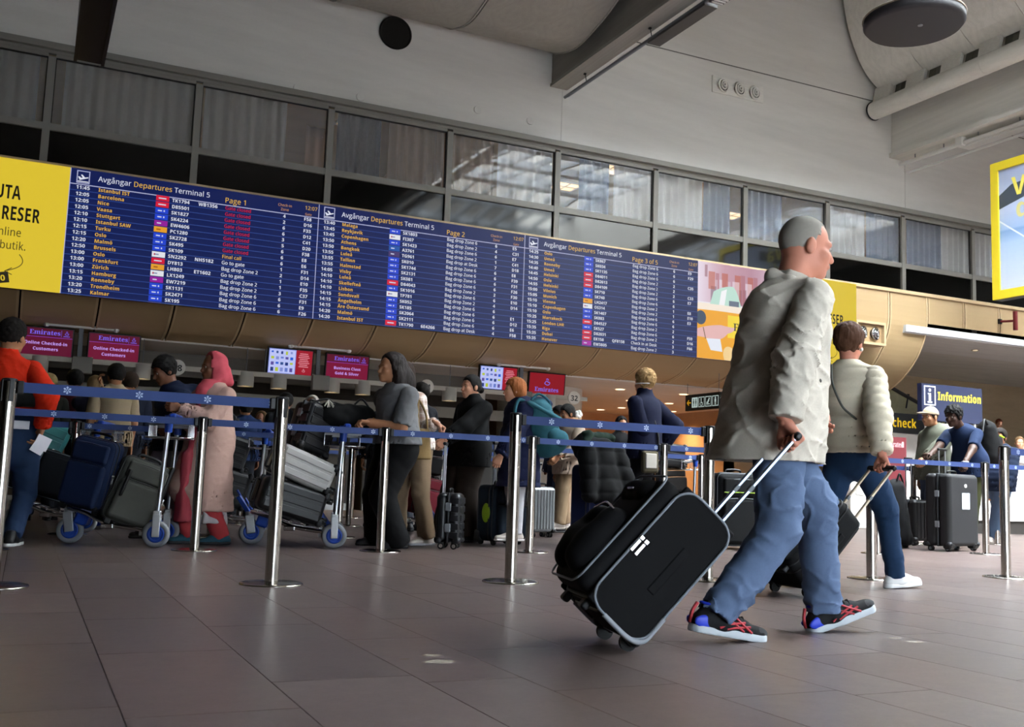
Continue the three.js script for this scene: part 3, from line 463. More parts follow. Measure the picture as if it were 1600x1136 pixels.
// ---------------------------------------------------------------- curved beige canopy over the check-in hall
const canM = mat(0xa38a66, 0.5), canRib = mat(0xb9a07c, 0.5);
{
  const can = struct('trim_2', null, null, 'curved beige metal canopy above the check-in desks', 'canopy');
  const full = smoothCurve([[-16.0, 4.9], [-15.99, 4.55], [-16.02, 4.15], [-16.16, 3.78], [-16.42, 3.42], [-16.8, 3.1], [-17.3, 2.86], [-17.9, 2.74]], 26);
  const short = full.filter(([, y]) => y > 4.22);
  const P = 2.19, G0 = 17.28;
  for (let k = -13; k <= 5; k++) {
    const xa = G0 + P * k, xb = xa + P;
    for (const [a, b] of [[xa, xa + P / 2], [xa + P / 2, xb]]) {
      const over = a >= 16.2 ? short : full; if (a > 29) continue;
      part('canopy_panel', sweepX(over, a + 0.012, Math.min(b, 30) - 0.012, -0.03), canM, can);
      part('panel_rib', [sweepX(over, b - 0.05, b - 0.014, 0.012), sweepX(over, a + 0.014, a + 0.04, 0.012)], canRib, can);
    }
  }
  part('top_edge', span(-13, 30, 4.88, 4.95, -16.1, -15.95), canRib, can);
  part('cap_board', span(-14, 30, 4.84, 4.88, ZW, -16.03), canM, can);
  part('back_lining', [span(-14, 16.3, 2.78, 4.85, -18.4, -18.1), span(16.3, 30, 4.2, 4.85, -18.4, -18.1)], M.darkPlastic, can);
  const slab = thing('lit_soffit', 'white soffit slab with small downlights beside the canopy end', 'soffit', [16.6, 4.05, -16]);
  part('fascia', span(0, 13.4, 0.02, 0.16, -0.03, 0.06), mat(0xe6e8ea, 0.5), slab);
  part('soffit', span(0, 13.4, 0.0, 0.18, -1.85, -0.03), plaster(0xdedbd6, 0.6), slab);
  const dl = new THREE.MeshStandardMaterial({ color: 0xffffff, emissive: 0xffd9a5, emissiveIntensity: 1.6 });
  for (const x of [1.35, 3.15, 4.95]) { part('downlight', [cyl(0.09, 0.09, 0.02, x, -0.005, -0.9)], M.chrome, slab); part('downlight_lens', cyl(0.05, 0.05, 0.012, x, -0.012, -0.9), dl, slab); const s = new THREE.SpotLight(0xffd9a5, 14, 0, 0.7, 0.8); s.position.set(x, -0.04, -0.9); s.target.position.set(x, -3, -0.9); slab.add(s, s.target); }
  const box1 = thing('canopy_air_nozzles', 'beige box with round air nozzles beside the far yellow screen', 'air vent', [15.53, 3.92, -15.94]);
  part('nozzle_frame', [span(-0.4, 0.4, 0.19, 0.24, -0.25, 0.1), span(-0.4, 0.4, -0.24, -0.19, -0.25, 0.1), span(-0.4, -0.35, -0.19, 0.19, -0.25, 0.1), span(0.35, 0.4, -0.19, 0.19, -0.25, 0.1)], canRib, box1);
  part('nozzle_back', span(-0.36, 0.36, -0.2, 0.2, -0.25, 0.02), canM, box1);
  for (const x of [-0.19, 0.14]) { const n = part('nozzle', [torus(0.12, 0.024, x, 0, 0.07, 0, 0.3), torus(0.075, 0.02, x, 0, 0.1, 0, 0.3), torus(0.03, 0.02, x, 0, 0.12, 0, 0.3)], M.chrome, box1, 'chrome air nozzle'); part('throat', cyl(0.11, 0.11, 0.03, x, 0, 0.04, 24, Math.PI / 2), M.blackPlastic, n); }
  const rb = thing('red_bracket', 'dark red upright tube held out from the canopy by an arm', 'bracket', [atZ(1581, 500, -15.75).x, atZ(1578, 501, -15.75).y, -15.75]);
  part('upright_tube', cyl(0.05, 0.05, 0.42, 0.05, 0, 0.05), mat(0x6e1f22, 0.5), rb); part('arm', rod(V(0.05, 0, 0.05), V(-0.12, 0, -0.2), 0.025), mat(0x6e1f22, 0.5), rb); part('wall_plate', box(0.09, 0.11, 0.04, -0.12, 0, -0.21), M.blackPlastic, rb);
}
// ---------------------------------------------------------------- the check-in hall behind
{
  const deskWall = struct('wall_check_in', null, null, 'dark rear wall and ceilings of the check-in hall', 'wall');
  part('soffit', span(-14, 16.6, 2.72, 2.78, -29.7, -17.85), plaster(0xd8d2c8, 0.8), deskWall);
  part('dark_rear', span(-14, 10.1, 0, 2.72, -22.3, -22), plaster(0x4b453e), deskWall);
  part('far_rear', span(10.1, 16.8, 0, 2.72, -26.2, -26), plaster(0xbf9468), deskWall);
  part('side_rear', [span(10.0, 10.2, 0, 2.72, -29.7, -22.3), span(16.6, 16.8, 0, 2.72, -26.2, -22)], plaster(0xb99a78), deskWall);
  part('round_wall', cyl(0.95, 0.95, 2.72, 10.35, 1.36, -20.6, 40), plaster(0xcbc3b6), deskWall);
  part('stair_wall', [span(16.6, 30, 0, 4.2, -22.2, -22)], plaster(0xbfa98a), deskWall); part('stair_side', span(16.5, 16.6, 2.72, 4.2, -22, -17.9), plaster(0xbfa98a), deskWall); part('stair_ceiling', span(16.5, 30, 4.1, 4.2, -22, -17.85), plaster(0xd8d2c8), deskWall);
  part('steel_band', [span(-6, 9.6, 1.83, 2.04, -19.0, -18.95)], mat(0x8b867c, 0.6, 0.5), deskWall, 'steel band above the desks');
  part('bulkhead', [span(-14, 9.4, 2.3, 2.72, -19.5, -19.4)], plaster(0x7d776e), deskWall);
  // recessed lights of the warm passage
  const dl = new THREE.MeshStandardMaterial({ color: 0xffffff, emissive: 0xffdcae, emissiveIntensity: 3 });
  for (const [x, z] of [[11.62, -19.25], [13.25, -19.2], [13.28, -21.5], [14.4, -21.5], [14.34, -23.65], [15.96, -23.65], [14.3, -24.7], [12.0, -26], [15.5, -20.0]]) {
    const l = thing('recessed_downlight', 'small warm downlight glowing in the ceiling of the passage', 'lamp', [x, 2.72, z], 'downlights in the passage ceiling');
    part('rim', cyl(0.13, 0.13, 0.012, 0, -0.004, 0), M.whitePaint, l); part('lens', cyl(0.1, 0.1, 0.012, 0, -0.011, 0), dl, l);
    const s = new THREE.SpotLight(0xffc890, 30, 0, 1.15, 0.9); s.position.set(0, -0.04, 0); s.target.position.set(0, -2.5, 0); l.add(s, s.target);
  }
  // rail with number discs and cylinder lamps
  const rail = thing('sign_rail', 'pale rail above the desks that carries the number discs', 'rail', [3.6, 2.28, -17.62]);
  part('rail_bar', span(-5.6, 6.3, -0.04, 0.04, -0.05, 0.0), mat(0xb9b2a4, 0.5), rail);
  for (const x of [-5, -2.5, 0, 2.5, 5.5]) part('rail_hanger', rod(V(x, 0, -0.03), V(x, 0.44, -0.03), 0.014), M.greyPlastic, rail);
  for (const [n, x, where] of [['28', 2.162, 'twenty-eight beside the coral headscarf'], ['31', 6.535, 'thirty-one above the plaid sleeve'], ['32', 9.589, 'thirty-two beside the red emblem screen']]) {
    const t = canvasTex(128, 128, (c) => { c.fillStyle = '#d8d4c9'; c.fillRect(0, 0, 128, 128); c.fillStyle = '#14140f'; c.font = 'bold 74px sans-serif'; c.textAlign = 'center'; c.textBaseline = 'middle'; c.fillText(n, 64, 68); });
    const s = thing('number_disc', 'round white desk sign numbered ' + where, 'sign', [x, 2.285, -17.604]);
    part('disc', cyl(0.13, 0.13, 0.03, 0, 0, 0, 40, Math.PI / 2), mat(0xd8d4c9, 0.5), s); part('face', new THREE.CircleGeometry(0.125, 40).translate(0, 0, 0.0155), new THREE.MeshStandardMaterial({ map: t, roughness: 0.5 }), s);
  }
  const glow = new THREE.MeshStandardMaterial({ color: 0xfff0d0, emissive: 0xffdf9a, emissiveIntensity: 0.9 });
  for (const x of [0.1, 1.63, 3.3, 3.86, 4.8, 5.36, 7.02, 7.6, 9.09]) {
    const l = thing('cylinder_lamp', 'pale cylinder lamp hanging in a row above the desks', 'lamp', [x, 2.06, -17.7], 'cylinder lamps above the desks');
    part('lamp_shade', lathe([[0.125, 0], [0.135, 0], [0.135, 0.24], [0.02, 0.245], [0.02, 0.22], [0.125, 0.215], [0.125, 0]], 28), mat(0xb3aea4, 0.6), l);
    part('lamp_disc', cyl(0.12, 0.12, 0.01, 0, 0.02, 0), glow, l); part('cable', rod(V(0, 0.24, 0), V(0, 0.66, 0), 0.008), M.greyPlastic, l);
    const s = new THREE.SpotLight(0xffdf9a, 3, 0, 0.9, 0.8); s.position.set(0, -0.02, 0); s.target.position.set(0, -2, 0); l.add(s, s.target);
  }
  // desks
  const deskM = mat(0x2b2a29, 0.5), topM = mat(0x6f6b64, 0.6, 0.6);
  for (let i = 0; i < 6; i++) {
    const d = thing('check_in_desk', 'dark check-in desk with steel top in the row behind the queue', 'desk', [-0.6 + i * 1.75, 0, -18.7], 'check-in desks in a row');
    part('desk_body', rbox(1.5, 1.06, 0.55, 0.02, 0, 0.53, 0), deskM, d); part('desk_top', rbox(1.56, 0.05, 0.66, 0.02, 0, 1.085, 0.02), topM, d); part('kick_plate', span(-0.72, 0.72, 0, 0.12, 0.275, 0.285), M.zinc, d);
    const s = part('desk_screen', rbox(0.46, 0.32, 0.04, 0.01, 0.3, 1.36, -0.1, -0.15), M.blackPlastic, d); part('screen_foot', [rod(V(0.3, 1.1, -0.12), V(0.3, 1.3, -0.12), 0.02), cyl(0.1, 0.1, 0.015, 0.3, 1.12, -0.12)], M.blackPlastic, s);
    part('glass_screen', span(-0.7, 0.0, 1.11, 1.5, 0.2, 0.206), new THREE.MeshPhysicalMaterial({ color: 0xffffff, roughness: 0.02, transmission: 1, thickness: 0 }), d);
  }
  // monitors in pairs on pipes
  const scr = (draw) => led(canvasTex(384, 224, draw), 0.9);
  const emblem = (c, x, y, s, col) => { c.strokeStyle = col; c.lineWidth = s * 0.16; c.beginPath(); c.arc(x, y - s * 0.6, s * 0.25, 3.4, 6.6); c.stroke(); c.beginPath(); c.moveTo(x - s * 0.6, y + s * 0.2); c.quadraticCurveTo(x, y - s * 0.8, x + s * 0.2, y - s * 0.1); c.quadraticCurveTo(x + s * 0.9, y - s * 0.3, x + s * 0.5, y + s * 0.4); c.quadraticCurveTo(x, y + s * 0.7, x - s * 0.6, y + s * 0.2); c.stroke(); };
  const closed = (a, b, k) => (c, w, h) => { c.fillStyle = k; c.fillRect(0, 0, w, h); c.fillStyle = '#3a0418'; c.globalAlpha = 0.45; c.fillRect(0, 0, w, 70); c.globalAlpha = 1; c.fillStyle = '#7d6cff'; c.font = 'bold 50px serif'; c.fillText('Emirates', 66, 52); c.fillRect(300, 8, 2, 56); emblem(c, 340, 34, 22, '#7d6cff'); c.fillRect(316, 54, 48, 5); c.fillStyle = '#9a4ad8'; c.fillRect(0, 71, w, 3); c.fillStyle = '#c9a4ff'; c.font = 'bold 36px sans-serif'; c.textAlign = 'center'; c.fillText(a, w / 2, 136); c.fillText(b, w / 2, 184); };
  const items = (c, w, h) => { c.fillStyle = '#8f9cf0'; c.fillRect(0, 0, w, h); c.fillStyle = '#c3cbff'; c.fillRect(6, 6, 226, h - 12); const cols = ['#2b5fd8', '#6a7fd0', '#b7c93a', '#30508f', '#5c4fa0', '#8794d8', '#263a80']; for (let i = 0; i < 5; i++) for (let j = 0; j < 4; j++) { c.fillStyle = cols[(i * 3 + j * 2) % 7]; c.fillRect(20 + i * 42, 20 + j * 50, j === 0 ? 18 : 26, j === 3 ? 36 : 16 + ((i * 5 + j * 7) % 16)); } c.fillStyle = '#a01428'; c.fillRect(238, 0, w - 238, h); c.fillStyle = '#f09aa8'; for (let i = 0; i < 8; i++) c.fillRect(272 - (i % 3) * 6, 26 + i * 17, 72 + (i % 3) * 14, 7); emblem(c, 312, 186, 20, '#f0b0c0'); };
  const brand = (c, w, h) => { c.fillStyle = '#8e1220'; c.fillRect(0, 0, w, h); emblem(c, w / 2, 92, 46, '#7a74f4'); c.fillStyle = '#7a74f4'; c.font = 'bold 58px serif'; c.textAlign = 'center'; c.fillText('Emirates', w / 2, 184); };
  const mons = [[0.17, 2.53, 'maroon airline screen above the red jacketed man reading Online Checked-in', closed('Online Checked-in', 'Customers', '#5e0a2c')], [1.17, 2.52, 'maroon airline screen reading Online Checked-in left of the number 28', closed('Online Checked-in', 'Customers', '#6e0a30')], [4.02, 2.53, 'split screen of small item pictures right of the pink headscarf', items], [5.03, 2.515, 'maroon airline screen reading Business Class Gold and Silver', closed('Business Class', 'Gold & Silver', '#7a0a34')], [7.96, 2.545, 'split screen of small item pictures above the orange haired person', items], [8.99, 2.5, 'red airline screen with emblem beside the number 32', brand]];
  mons.forEach(([x, y, label, draw]) => {
    const m = thing('monitor', label, 'monitor', [x, y, -17.6], 'monitors hung above the desks'); m.rotation.x = 0.1;
    part('monitor_case', rbox(0.8, 0.47, 0.07, 0.012, 0, 0, -0.04), M.blackPlastic, m); part('screen', new THREE.PlaneGeometry(0.75, 0.42).translate(0, 0, -0.0035), scr(draw), m, 'lit screen');
  });
  for (const [x0, x1] of [[0.157, 1.176], [3.993, 5.017], [7.924, 8.956]]) {
    const p = thing('monitor_pipe', 'pale pipe with ball ends that carries two monitors', 'pipe', [(x0 + x1) / 2, 2.805, -17.52], 'pipes over the monitors');
    const h = (x1 - x0) / 2; part('pipe', rod(V(-h, 0, 0), V(h, 0, 0), 0.028), M.whitePaint, p); for (const s of [-h, h]) part('ball_end', ball(0.048, s, 0, 0), M.whitePaint, p);
    part('drop_post', [box(0.07, 0.72, 0.05, 0, -0.35, -0.1), box(0.05, 0.05, 0.12, 0, 0, -0.05)], M.greyPlastic, p); part('junction_box', rbox(0.3, 0.26, 0.14, 0.01, 0.05, -0.6, -0.06), mat(0x807c75, 0.7, 0.3), p);
  }
}
// toilet sign, information desk, self check-in sign, ramp
{
  const pict = canvasTex(512, 140, (c, w, h) => {
    c.fillStyle = '#0c0d0b'; c.fillRect(0, 0, w, h); c.strokeStyle = c.fillStyle = '#e3a514'; c.lineWidth = 10; c.beginPath(); c.moveTo(84, 70); c.lineTo(30, 70); c.moveTo(54, 46); c.lineTo(28, 70); c.lineTo(54, 94); c.stroke();
    for (let i = 0; i < 4; i++) { const x = 100 + i * 104; c.fillStyle = '#c9dcd6'; c.fillRect(x, 24, 92, 94); if (i) { c.fillStyle = '#0c0d0b'; c.fillRect(x + 7, 31, 78, 80); } c.fillStyle = i ? '#c9dcd6' : '#3d4a46'; const man = (mx, s = 1) => { c.beginPath(); c.arc(mx, 44, 8 * s, 0, 7); c.fill(); c.fillRect(mx - 10 * s, 54, 20 * s, 28); c.fillRect(mx - 8 * s, 80, 6 * s, 28); c.fillRect(mx + 2 * s, 80, 6 * s, 28); }; if (i === 0) { man(x + 28); man(x + 64); } if (i === 1) { c.beginPath(); c.arc(x + 40, 44, 8, 0, 7); c.fill(); c.fillRect(x + 36, 52, 10, 30); c.fillRect(x + 36, 74, 26, 8); c.fillRect(x + 56, 78, 8, 24); c.strokeStyle = '#c9dcd6'; c.lineWidth = 6; c.beginPath(); c.arc(x + 42, 88, 16, 0.6, 4); c.stroke(); } if (i === 2) { c.beginPath(); c.arc(x + 58, 46, 8, 0, 7); c.fill(); c.save(); c.translate(x + 48, 66); c.rotate(0.6); c.fillRect(-10, -14, 18, 40); c.restore(); c.fillRect(x + 18, 92, 50, 8); c.fillRect(x + 18, 76, 8, 20); } if (i === 3) man(x + 46, 1.2); }
  });
  const s = thing('toilet_sign', 'black hanging sign with toilet pictograms and a yellow arrow', 'sign', [12.3, 2.2, -17.76]);
  part('sign_box', span(0, 0.06, 0, 0.33, 0, 1.16), mat(0x0c0d0b, 0.45), s); part('sign_face', put(new THREE.PlaneGeometry(1.14, 0.31), -0.002, 0.165, 0.58, 0, -Math.PI / 2), led(pict, 0.7), s, 'lit pictograms'); part('hanger', [rod(V(0.03, 0.33, 0.03), V(0.03, 0.62, 0.03), 0.006), rod(V(0.03, 0.33, 1.1), V(0.03, 0.7, 1.1), 0.006)], M.greyPlastic, s);
  const info = canvasTex(768, 330, (c, w, h) => { c.fillStyle = '#0a1332'; c.fillRect(0, 0, w, h); c.strokeStyle = '#dfe2ee'; c.lineWidth = 10; c.strokeRect(34, 22, 132, 168); c.fillStyle = '#e9ebf4'; c.beginPath(); c.arc(100, 56, 15, 0, 7); c.fill(); c.fillRect(86, 84, 28, 84); c.fillRect(76, 84, 30, 10); c.fillRect(72, 160, 56, 12); c.fillStyle = '#e8c21c'; c.font = 'bold 104px sans-serif'; c.save(); c.translate(196, 140); c.scale(0.92, 1); c.fillText('Information', 0, 0); c.restore(); });
  const inf = thing('information_sign', 'dark blue Information sign with yellow lettering above a white desk', 'sign', [15.17, 1.3, -13.5]);
  part('sign_panel', span(-0.76, 0.76, 0.67, 1.33, -0.1, 0), mat(0x0a1332, 0.6), inf); part('sign_face', new THREE.PlaneGeometry(1.51, 0.65).translate(0, 1.0, 0.002), new THREE.MeshStandardMaterial({ map: info, roughness: 0.65 }), inf); for (const px of [-0.6, 0.6]) part('sign_post', rod(V(px, -1.3, -0.05), V(px, 0.7, -0.05), 0.03), M.whitePaint, inf);
  const desk = thing('information_desk', 'white information desk with a dark plinth at the side', 'desk', [17.6, 0, -13.3]);
  part('desk_front', [span(-2.5, 2.5, 0.23, 1.28, -0.3, 0.3)], mat(0xcfccc6, 0.4), desk); part('desk_top', rbox(5.1, 0.05, 0.7, 0.01, 0, 1.3, 0), M.whitePaint, desk); part('plinth', span(-2.45, 2.45, 0, 0.23, -0.28, 0.27), mat(0x2b2724, 0.7), desk); part('front_panel', [span(-1.3, -0.1, 0.5, 1.15, 0.3, 0.312), span(0.1, 1.3, 0.5, 1.15, 0.3, 0.312), span(-2.4, -1.5, 0.5, 1.15, 0.3, 0.312)], mat(0xb9b5ae, 0.4), desk);
  part('desk_glass', span(-0.9, 1.4, 1.32, 2.2, 0.26, 0.268), new THREE.MeshPhysicalMaterial({ color: 0xf4fff8, roughness: 0.02, transmission: 1, thickness: 0 }), desk);
  const self = canvasTex(640, 128, (c, w, h) => { c.fillStyle = '#0b0b0d'; c.fillRect(0, 0, w, h); c.fillStyle = '#eec40c'; c.font = 'bold 82px sans-serif'; c.save(); c.translate(26, 92); c.scale(0.95, 1); c.fillText('Self check', 0, 0); c.restore(); });
  const sc = thing('self_check_in_sign', 'black sign with yellow self check lettering behind the cream jacket', 'sign', [14.7, 1.75, -14]);
  part('sign_box', span(-1.0, 0.75, 0, 0.36, -0.1, 0), mat(0x0b0b0d, 0.4), sc); part('sign_face', new THREE.PlaneGeometry(1.73, 0.346).translate(-0.125, 0.18, 0.002), led(self, 0.9), sc); for (const px of [-0.8, 0.6]) part('sign_post', rod(V(px, -1.75, -0.06), V(px, 0.1, -0.06), 0.03), M.greyPlastic, sc);
  const kiosk = thing('white_kiosk_wall', 'white kiosk wall behind the man in the cap', 'kiosk', [14.6, 0, -14.3]); part('kiosk_body', rbox(2.6, 2.0, 0.25, 0.03, 0.1, 1.0, 0), mat(0xcfcbc4, 0.5), kiosk); part('kiosk_panel', [span(-1.1, -0.4, 0.6, 1.7, 0.125, 0.14), span(0.5, 1.2, 0.6, 1.7, 0.125, 0.14)], mat(0xbdb8b0, 0.4), kiosk);
  const ban = canvasTex(160, 320, (c, w, h) => { c.fillStyle = '#5a0c16'; c.fillRect(0, 0, w, h); c.fillStyle = '#c9a0a2'; c.font = 'bold 26px serif'; c.fillText('Emirates', 12, 34); c.fillRect(128, 14, 14, 20); c.fillRect(40, 170, 84, 10); c.fillRect(50, 204, 64, 10); c.fillRect(36, 236, 92, 10); });
  const rbn = thing('red_banner_stand', 'dark red airline banner stand beside the cream jacket sleeve', 'banner', [11.22, 0, -11]);
  part('banner', span(-0.22, 0.2, 0.12, 1.43, -0.01, 0.01), mat(0x5a0c16, 0.6), rbn); part('banner_print', new THREE.PlaneGeometry(0.42, 1.3).translate(-0.01, 0.775, 0.0115), new THREE.MeshStandardMaterial({ map: ban, roughness: 0.6 }), rbn); part('banner_foot', rbox(0.5, 0.1, 0.2, 0.02, -0.01, 0.05, 0), M.alu, rbn);
  // inclined walkway with glass side and black handrail
  const e = thing('inclined_walkway', 'inclined moving walkway with glass side and black handrail behind the desk', 'escalator', [20, 0, -18.4]);
  const S = -0.36, Y = (x) => 1.75 + S * x, A = -4.2, B = 7;
  part('truss', [box((B - A) * Math.hypot(1, S), 0.75, 1.3, (A + B) / 2, Y((A + B) / 2) - 0.55, -0.4, 0, 0, Math.atan(S))], mat(0x8b8272, 0.3, 0.9), e);
  part('truss_strip', [0, 1, 2].map((i) => box((B - A) * Math.hypot(1, S), 0.03, 0.03, (A + B) / 2, Y((A + B) / 2) - 0.3 - i * 0.22, 0.262, 0, 0, Math.atan(S))), M.brass, e);
  part('glass_side', box((B - A) * Math.hypot(1, S), 0.95, 0.015, (A + B) / 2, Y((A + B) / 2) + 0.3, 0.25, 0, 0, Math.atan(S)), new THREE.MeshPhysicalMaterial({ color: 0xe8f2ea, roughness: 0.03, transmission: 1, thickness: 0 }), e);
  part('handrail', rod(V(A, Y(A) + 0.82, 0.28), V(B, Y(B) + 0.82, 0.28), 0.045), M.blackPlastic, e);
  for (let i = 0; i < 9; i++) { const x = A + 0.6 + i * 1.25; part('rail_bracket', [rod(V(x, Y(x) + 0.82, 0.28), V(x - 0.05, Y(x) + 0.55, 0.27), 0.02), box(0.06, 0.06, 0.05, x, Y(x) + 0.86, 0.28)], M.blackPlastic, e); }
  solo('round_pillar_duct', 'beige horizontal drum above the information sign', 'duct', [cyl(0.42, 0.42, 2.0, 0, 0, 0, 36, 0, 0, Math.PI / 2)], plaster(0xc2ab8b), [19.0, 3.05, -19.9]);
}

// ---------------------------------------------------------------- queue posts with belts
{
  const beltTex = canvasTex(512, 78, (c, w, h) => {
    c.fillStyle = '#22386c'; c.fillRect(0, 0, w, h); c.strokeStyle = '#b9c4da'; c.fillStyle = '#b9c4da'; c.lineWidth = 5; c.translate(w / 2, h / 2);
    for (let i = 0; i < 6; i++) { c.save(); c.rotate(i * Math.PI / 3); c.beginPath(); c.moveTo(0, 5); c.lineTo(0, 14); c.moveTo(0, 14); c.lineTo(-7, 22); c.moveTo(0, 14); c.lineTo(7, 22); c.stroke(); c.beginPath(); c.arc(0, 25, 5, 0, 7); c.fill(); c.restore(); }
  });
  beltTex.wrapS = THREE.RepeatWrapping;
  const beltM = new THREE.MeshStandardMaterial({ map: beltTex, roughness: 0.75 }), plain = mat(0x22386c, 0.75), slot = M.blackPlastic;
  const baseG = lathe([[0, 0.016], [0.045, 0.018], [0.06, 0.016], [0.145, 0.012], [0.162, 0.008], [0.165, 0.003], [0.165, 0], [0, 0]], 56), tubeG = cyl(0.035, 0.035, 0.955, 0, 0.492, 0, 40), capG = lathe([[0, 0.985], [0.03, 0.985], [0.0345, 0.982], [0.0345, 0.97], [0, 0.97]], 40);
  const slotG = merge([0, 1, 2, 3].map((i) => put(rbox(0.022, 0.105, 0.008, 0.003, 0, 0.925, 0.034), 0, 0, 0, 0, i * Math.PI / 2 + 0.35)));
  const rows = [
    { z: -5.5, xs: [-0.09, 1.225, 2.61, 4.0, 5.38, 6.71, 8.1], belts: [0, 2, 5], row: 'front row' },
    { z: -7.95, xs: [-1.6, -0.2, 1.19, 2.62, 3.94, 5.28, 6.6, 7.86, 9.4, 10.8], belts: [0, 1, 2, 3, 4, 5, 6, 7, 8], row: 'second row' },
    { z: -9.8, xs: [-0.9, 0.4, 1.6, 2.8, 4.12, 5.6, 7.02, 8.6, 10.3, 11.8], belts: [0, 1, 2, 3, 4, 5, 6, 7, 8], row: 'third row' },
    { z: -12.2, xs: [-0.6, 0.9, 2.3, 3.6, 5.0, 6.4, 7.8], belts: [0, 1, 2, 3, 4, 5], row: 'fourth row' },
    { z: -14.8, xs: [0.4, 1.83, 3.1, 4.4, 5.8, 7.2], belts: [0, 1, 2, 3, 4], row: 'fifth row' },
  ];
  const near = ['beside the red jacketed man', 'before the second luggage trolley', 'before the teal backpack', 'behind the big tilted black suitcase', 'behind the walking woman\'s white shoe', 'beside the information desk', 'at the end of the belt along the information desk'];
  const lab = [near, ['starting the second belt row', 'close to the red jacketed man\'s shoe', 'in front of the pink coat', 'in front of the long haired woman\'s black trousers', 'right behind the post by the teal backpack', 'beside the blond person\'s crossbody bag', 'behind the grey haired man\'s beige coat', 'behind the cream jacket sleeve and handle', 'at the corner of the large dark grey suitcase', 'ending the second belt row'], [null, null, 'behind the first trolley', null, 'between the black cabin case and the charcoal blue case', null, 'just behind the post near the big tilted black suitcase', null, 'beside the tall black wheeled duffel', null]];
  rows.forEach(({ z, xs, belts, row }, r) => xs.forEach((x, i) => {
    const s = thing('queue_post', lab[r]?.[i] ? 'polished steel queue post ' + lab[r][i] : 'polished steel queue post in the ' + row + ' of belts', 'barrier post', [x, 0, z], 'queue posts in the ' + row);
    part('base_plate', baseG, M.steel, s); part('tube', tubeG, M.steel, s); part('top_cap', capG, M.darkPlastic, s); part('belt_slots', slotG, slot, s);
    if (belts.includes(i) && i + 1 < xs.length) {
      const L = xs[i + 1] - x, g = box(L - 0.1, 0.05, 0.0025, L / 2, 0.945, 0), p = g.attributes.position, uv = g.attributes.uv;
      for (let k = 0; k < p.count; k++) uv.setXY(k, (p.getX(k) + x) / 0.335, (p.getY(k) - 0.92) / 0.05);
      const b = part('belt', g, beltM, s, 'navy belt printed with white snowflakes'); part('belt_clip', [rbox(0.028, 0.062, 0.03, 0.005, 0.05, 0.945, 0), rbox(0.028, 0.062, 0.03, 0.005, L - 0.05, 0.945, 0)], slot, b);
    }
  }));
}
// ---------------------------------------------------------------- luggage
const loop = (w, h, r, z, t, y0 = 0) => { const p = [], q = [[w / 2 - r, h / 2 - r, 0], [-w / 2 + r, h / 2 - r, 90], [-w / 2 + r, -h / 2 + r, 180], [w / 2 - r, -h / 2 + r, 270]]; for (const [x, y, a] of q) for (let i = 0; i <= 4; i++) p.push(V(x + r * Math.cos((a + i * 22.5) * RAD), y0 + h / 2 + y + r * Math.sin((a + i * 22.5) * RAD), z)); return new THREE.TubeGeometry(new THREE.CatmullRomCurve3(p, true, 'catmullrom', 0.1), 80, t, 6, true); };
function basisTurn(o, x, y, z) { o.quaternion.setFromRotationMatrix(new THREE.Matrix4().makeBasis(x, y, z)); }
const nylon = (c) => fabric(c, 0.8, 0.0005), pull = mat(0xd8d8da, 0.25, 1);
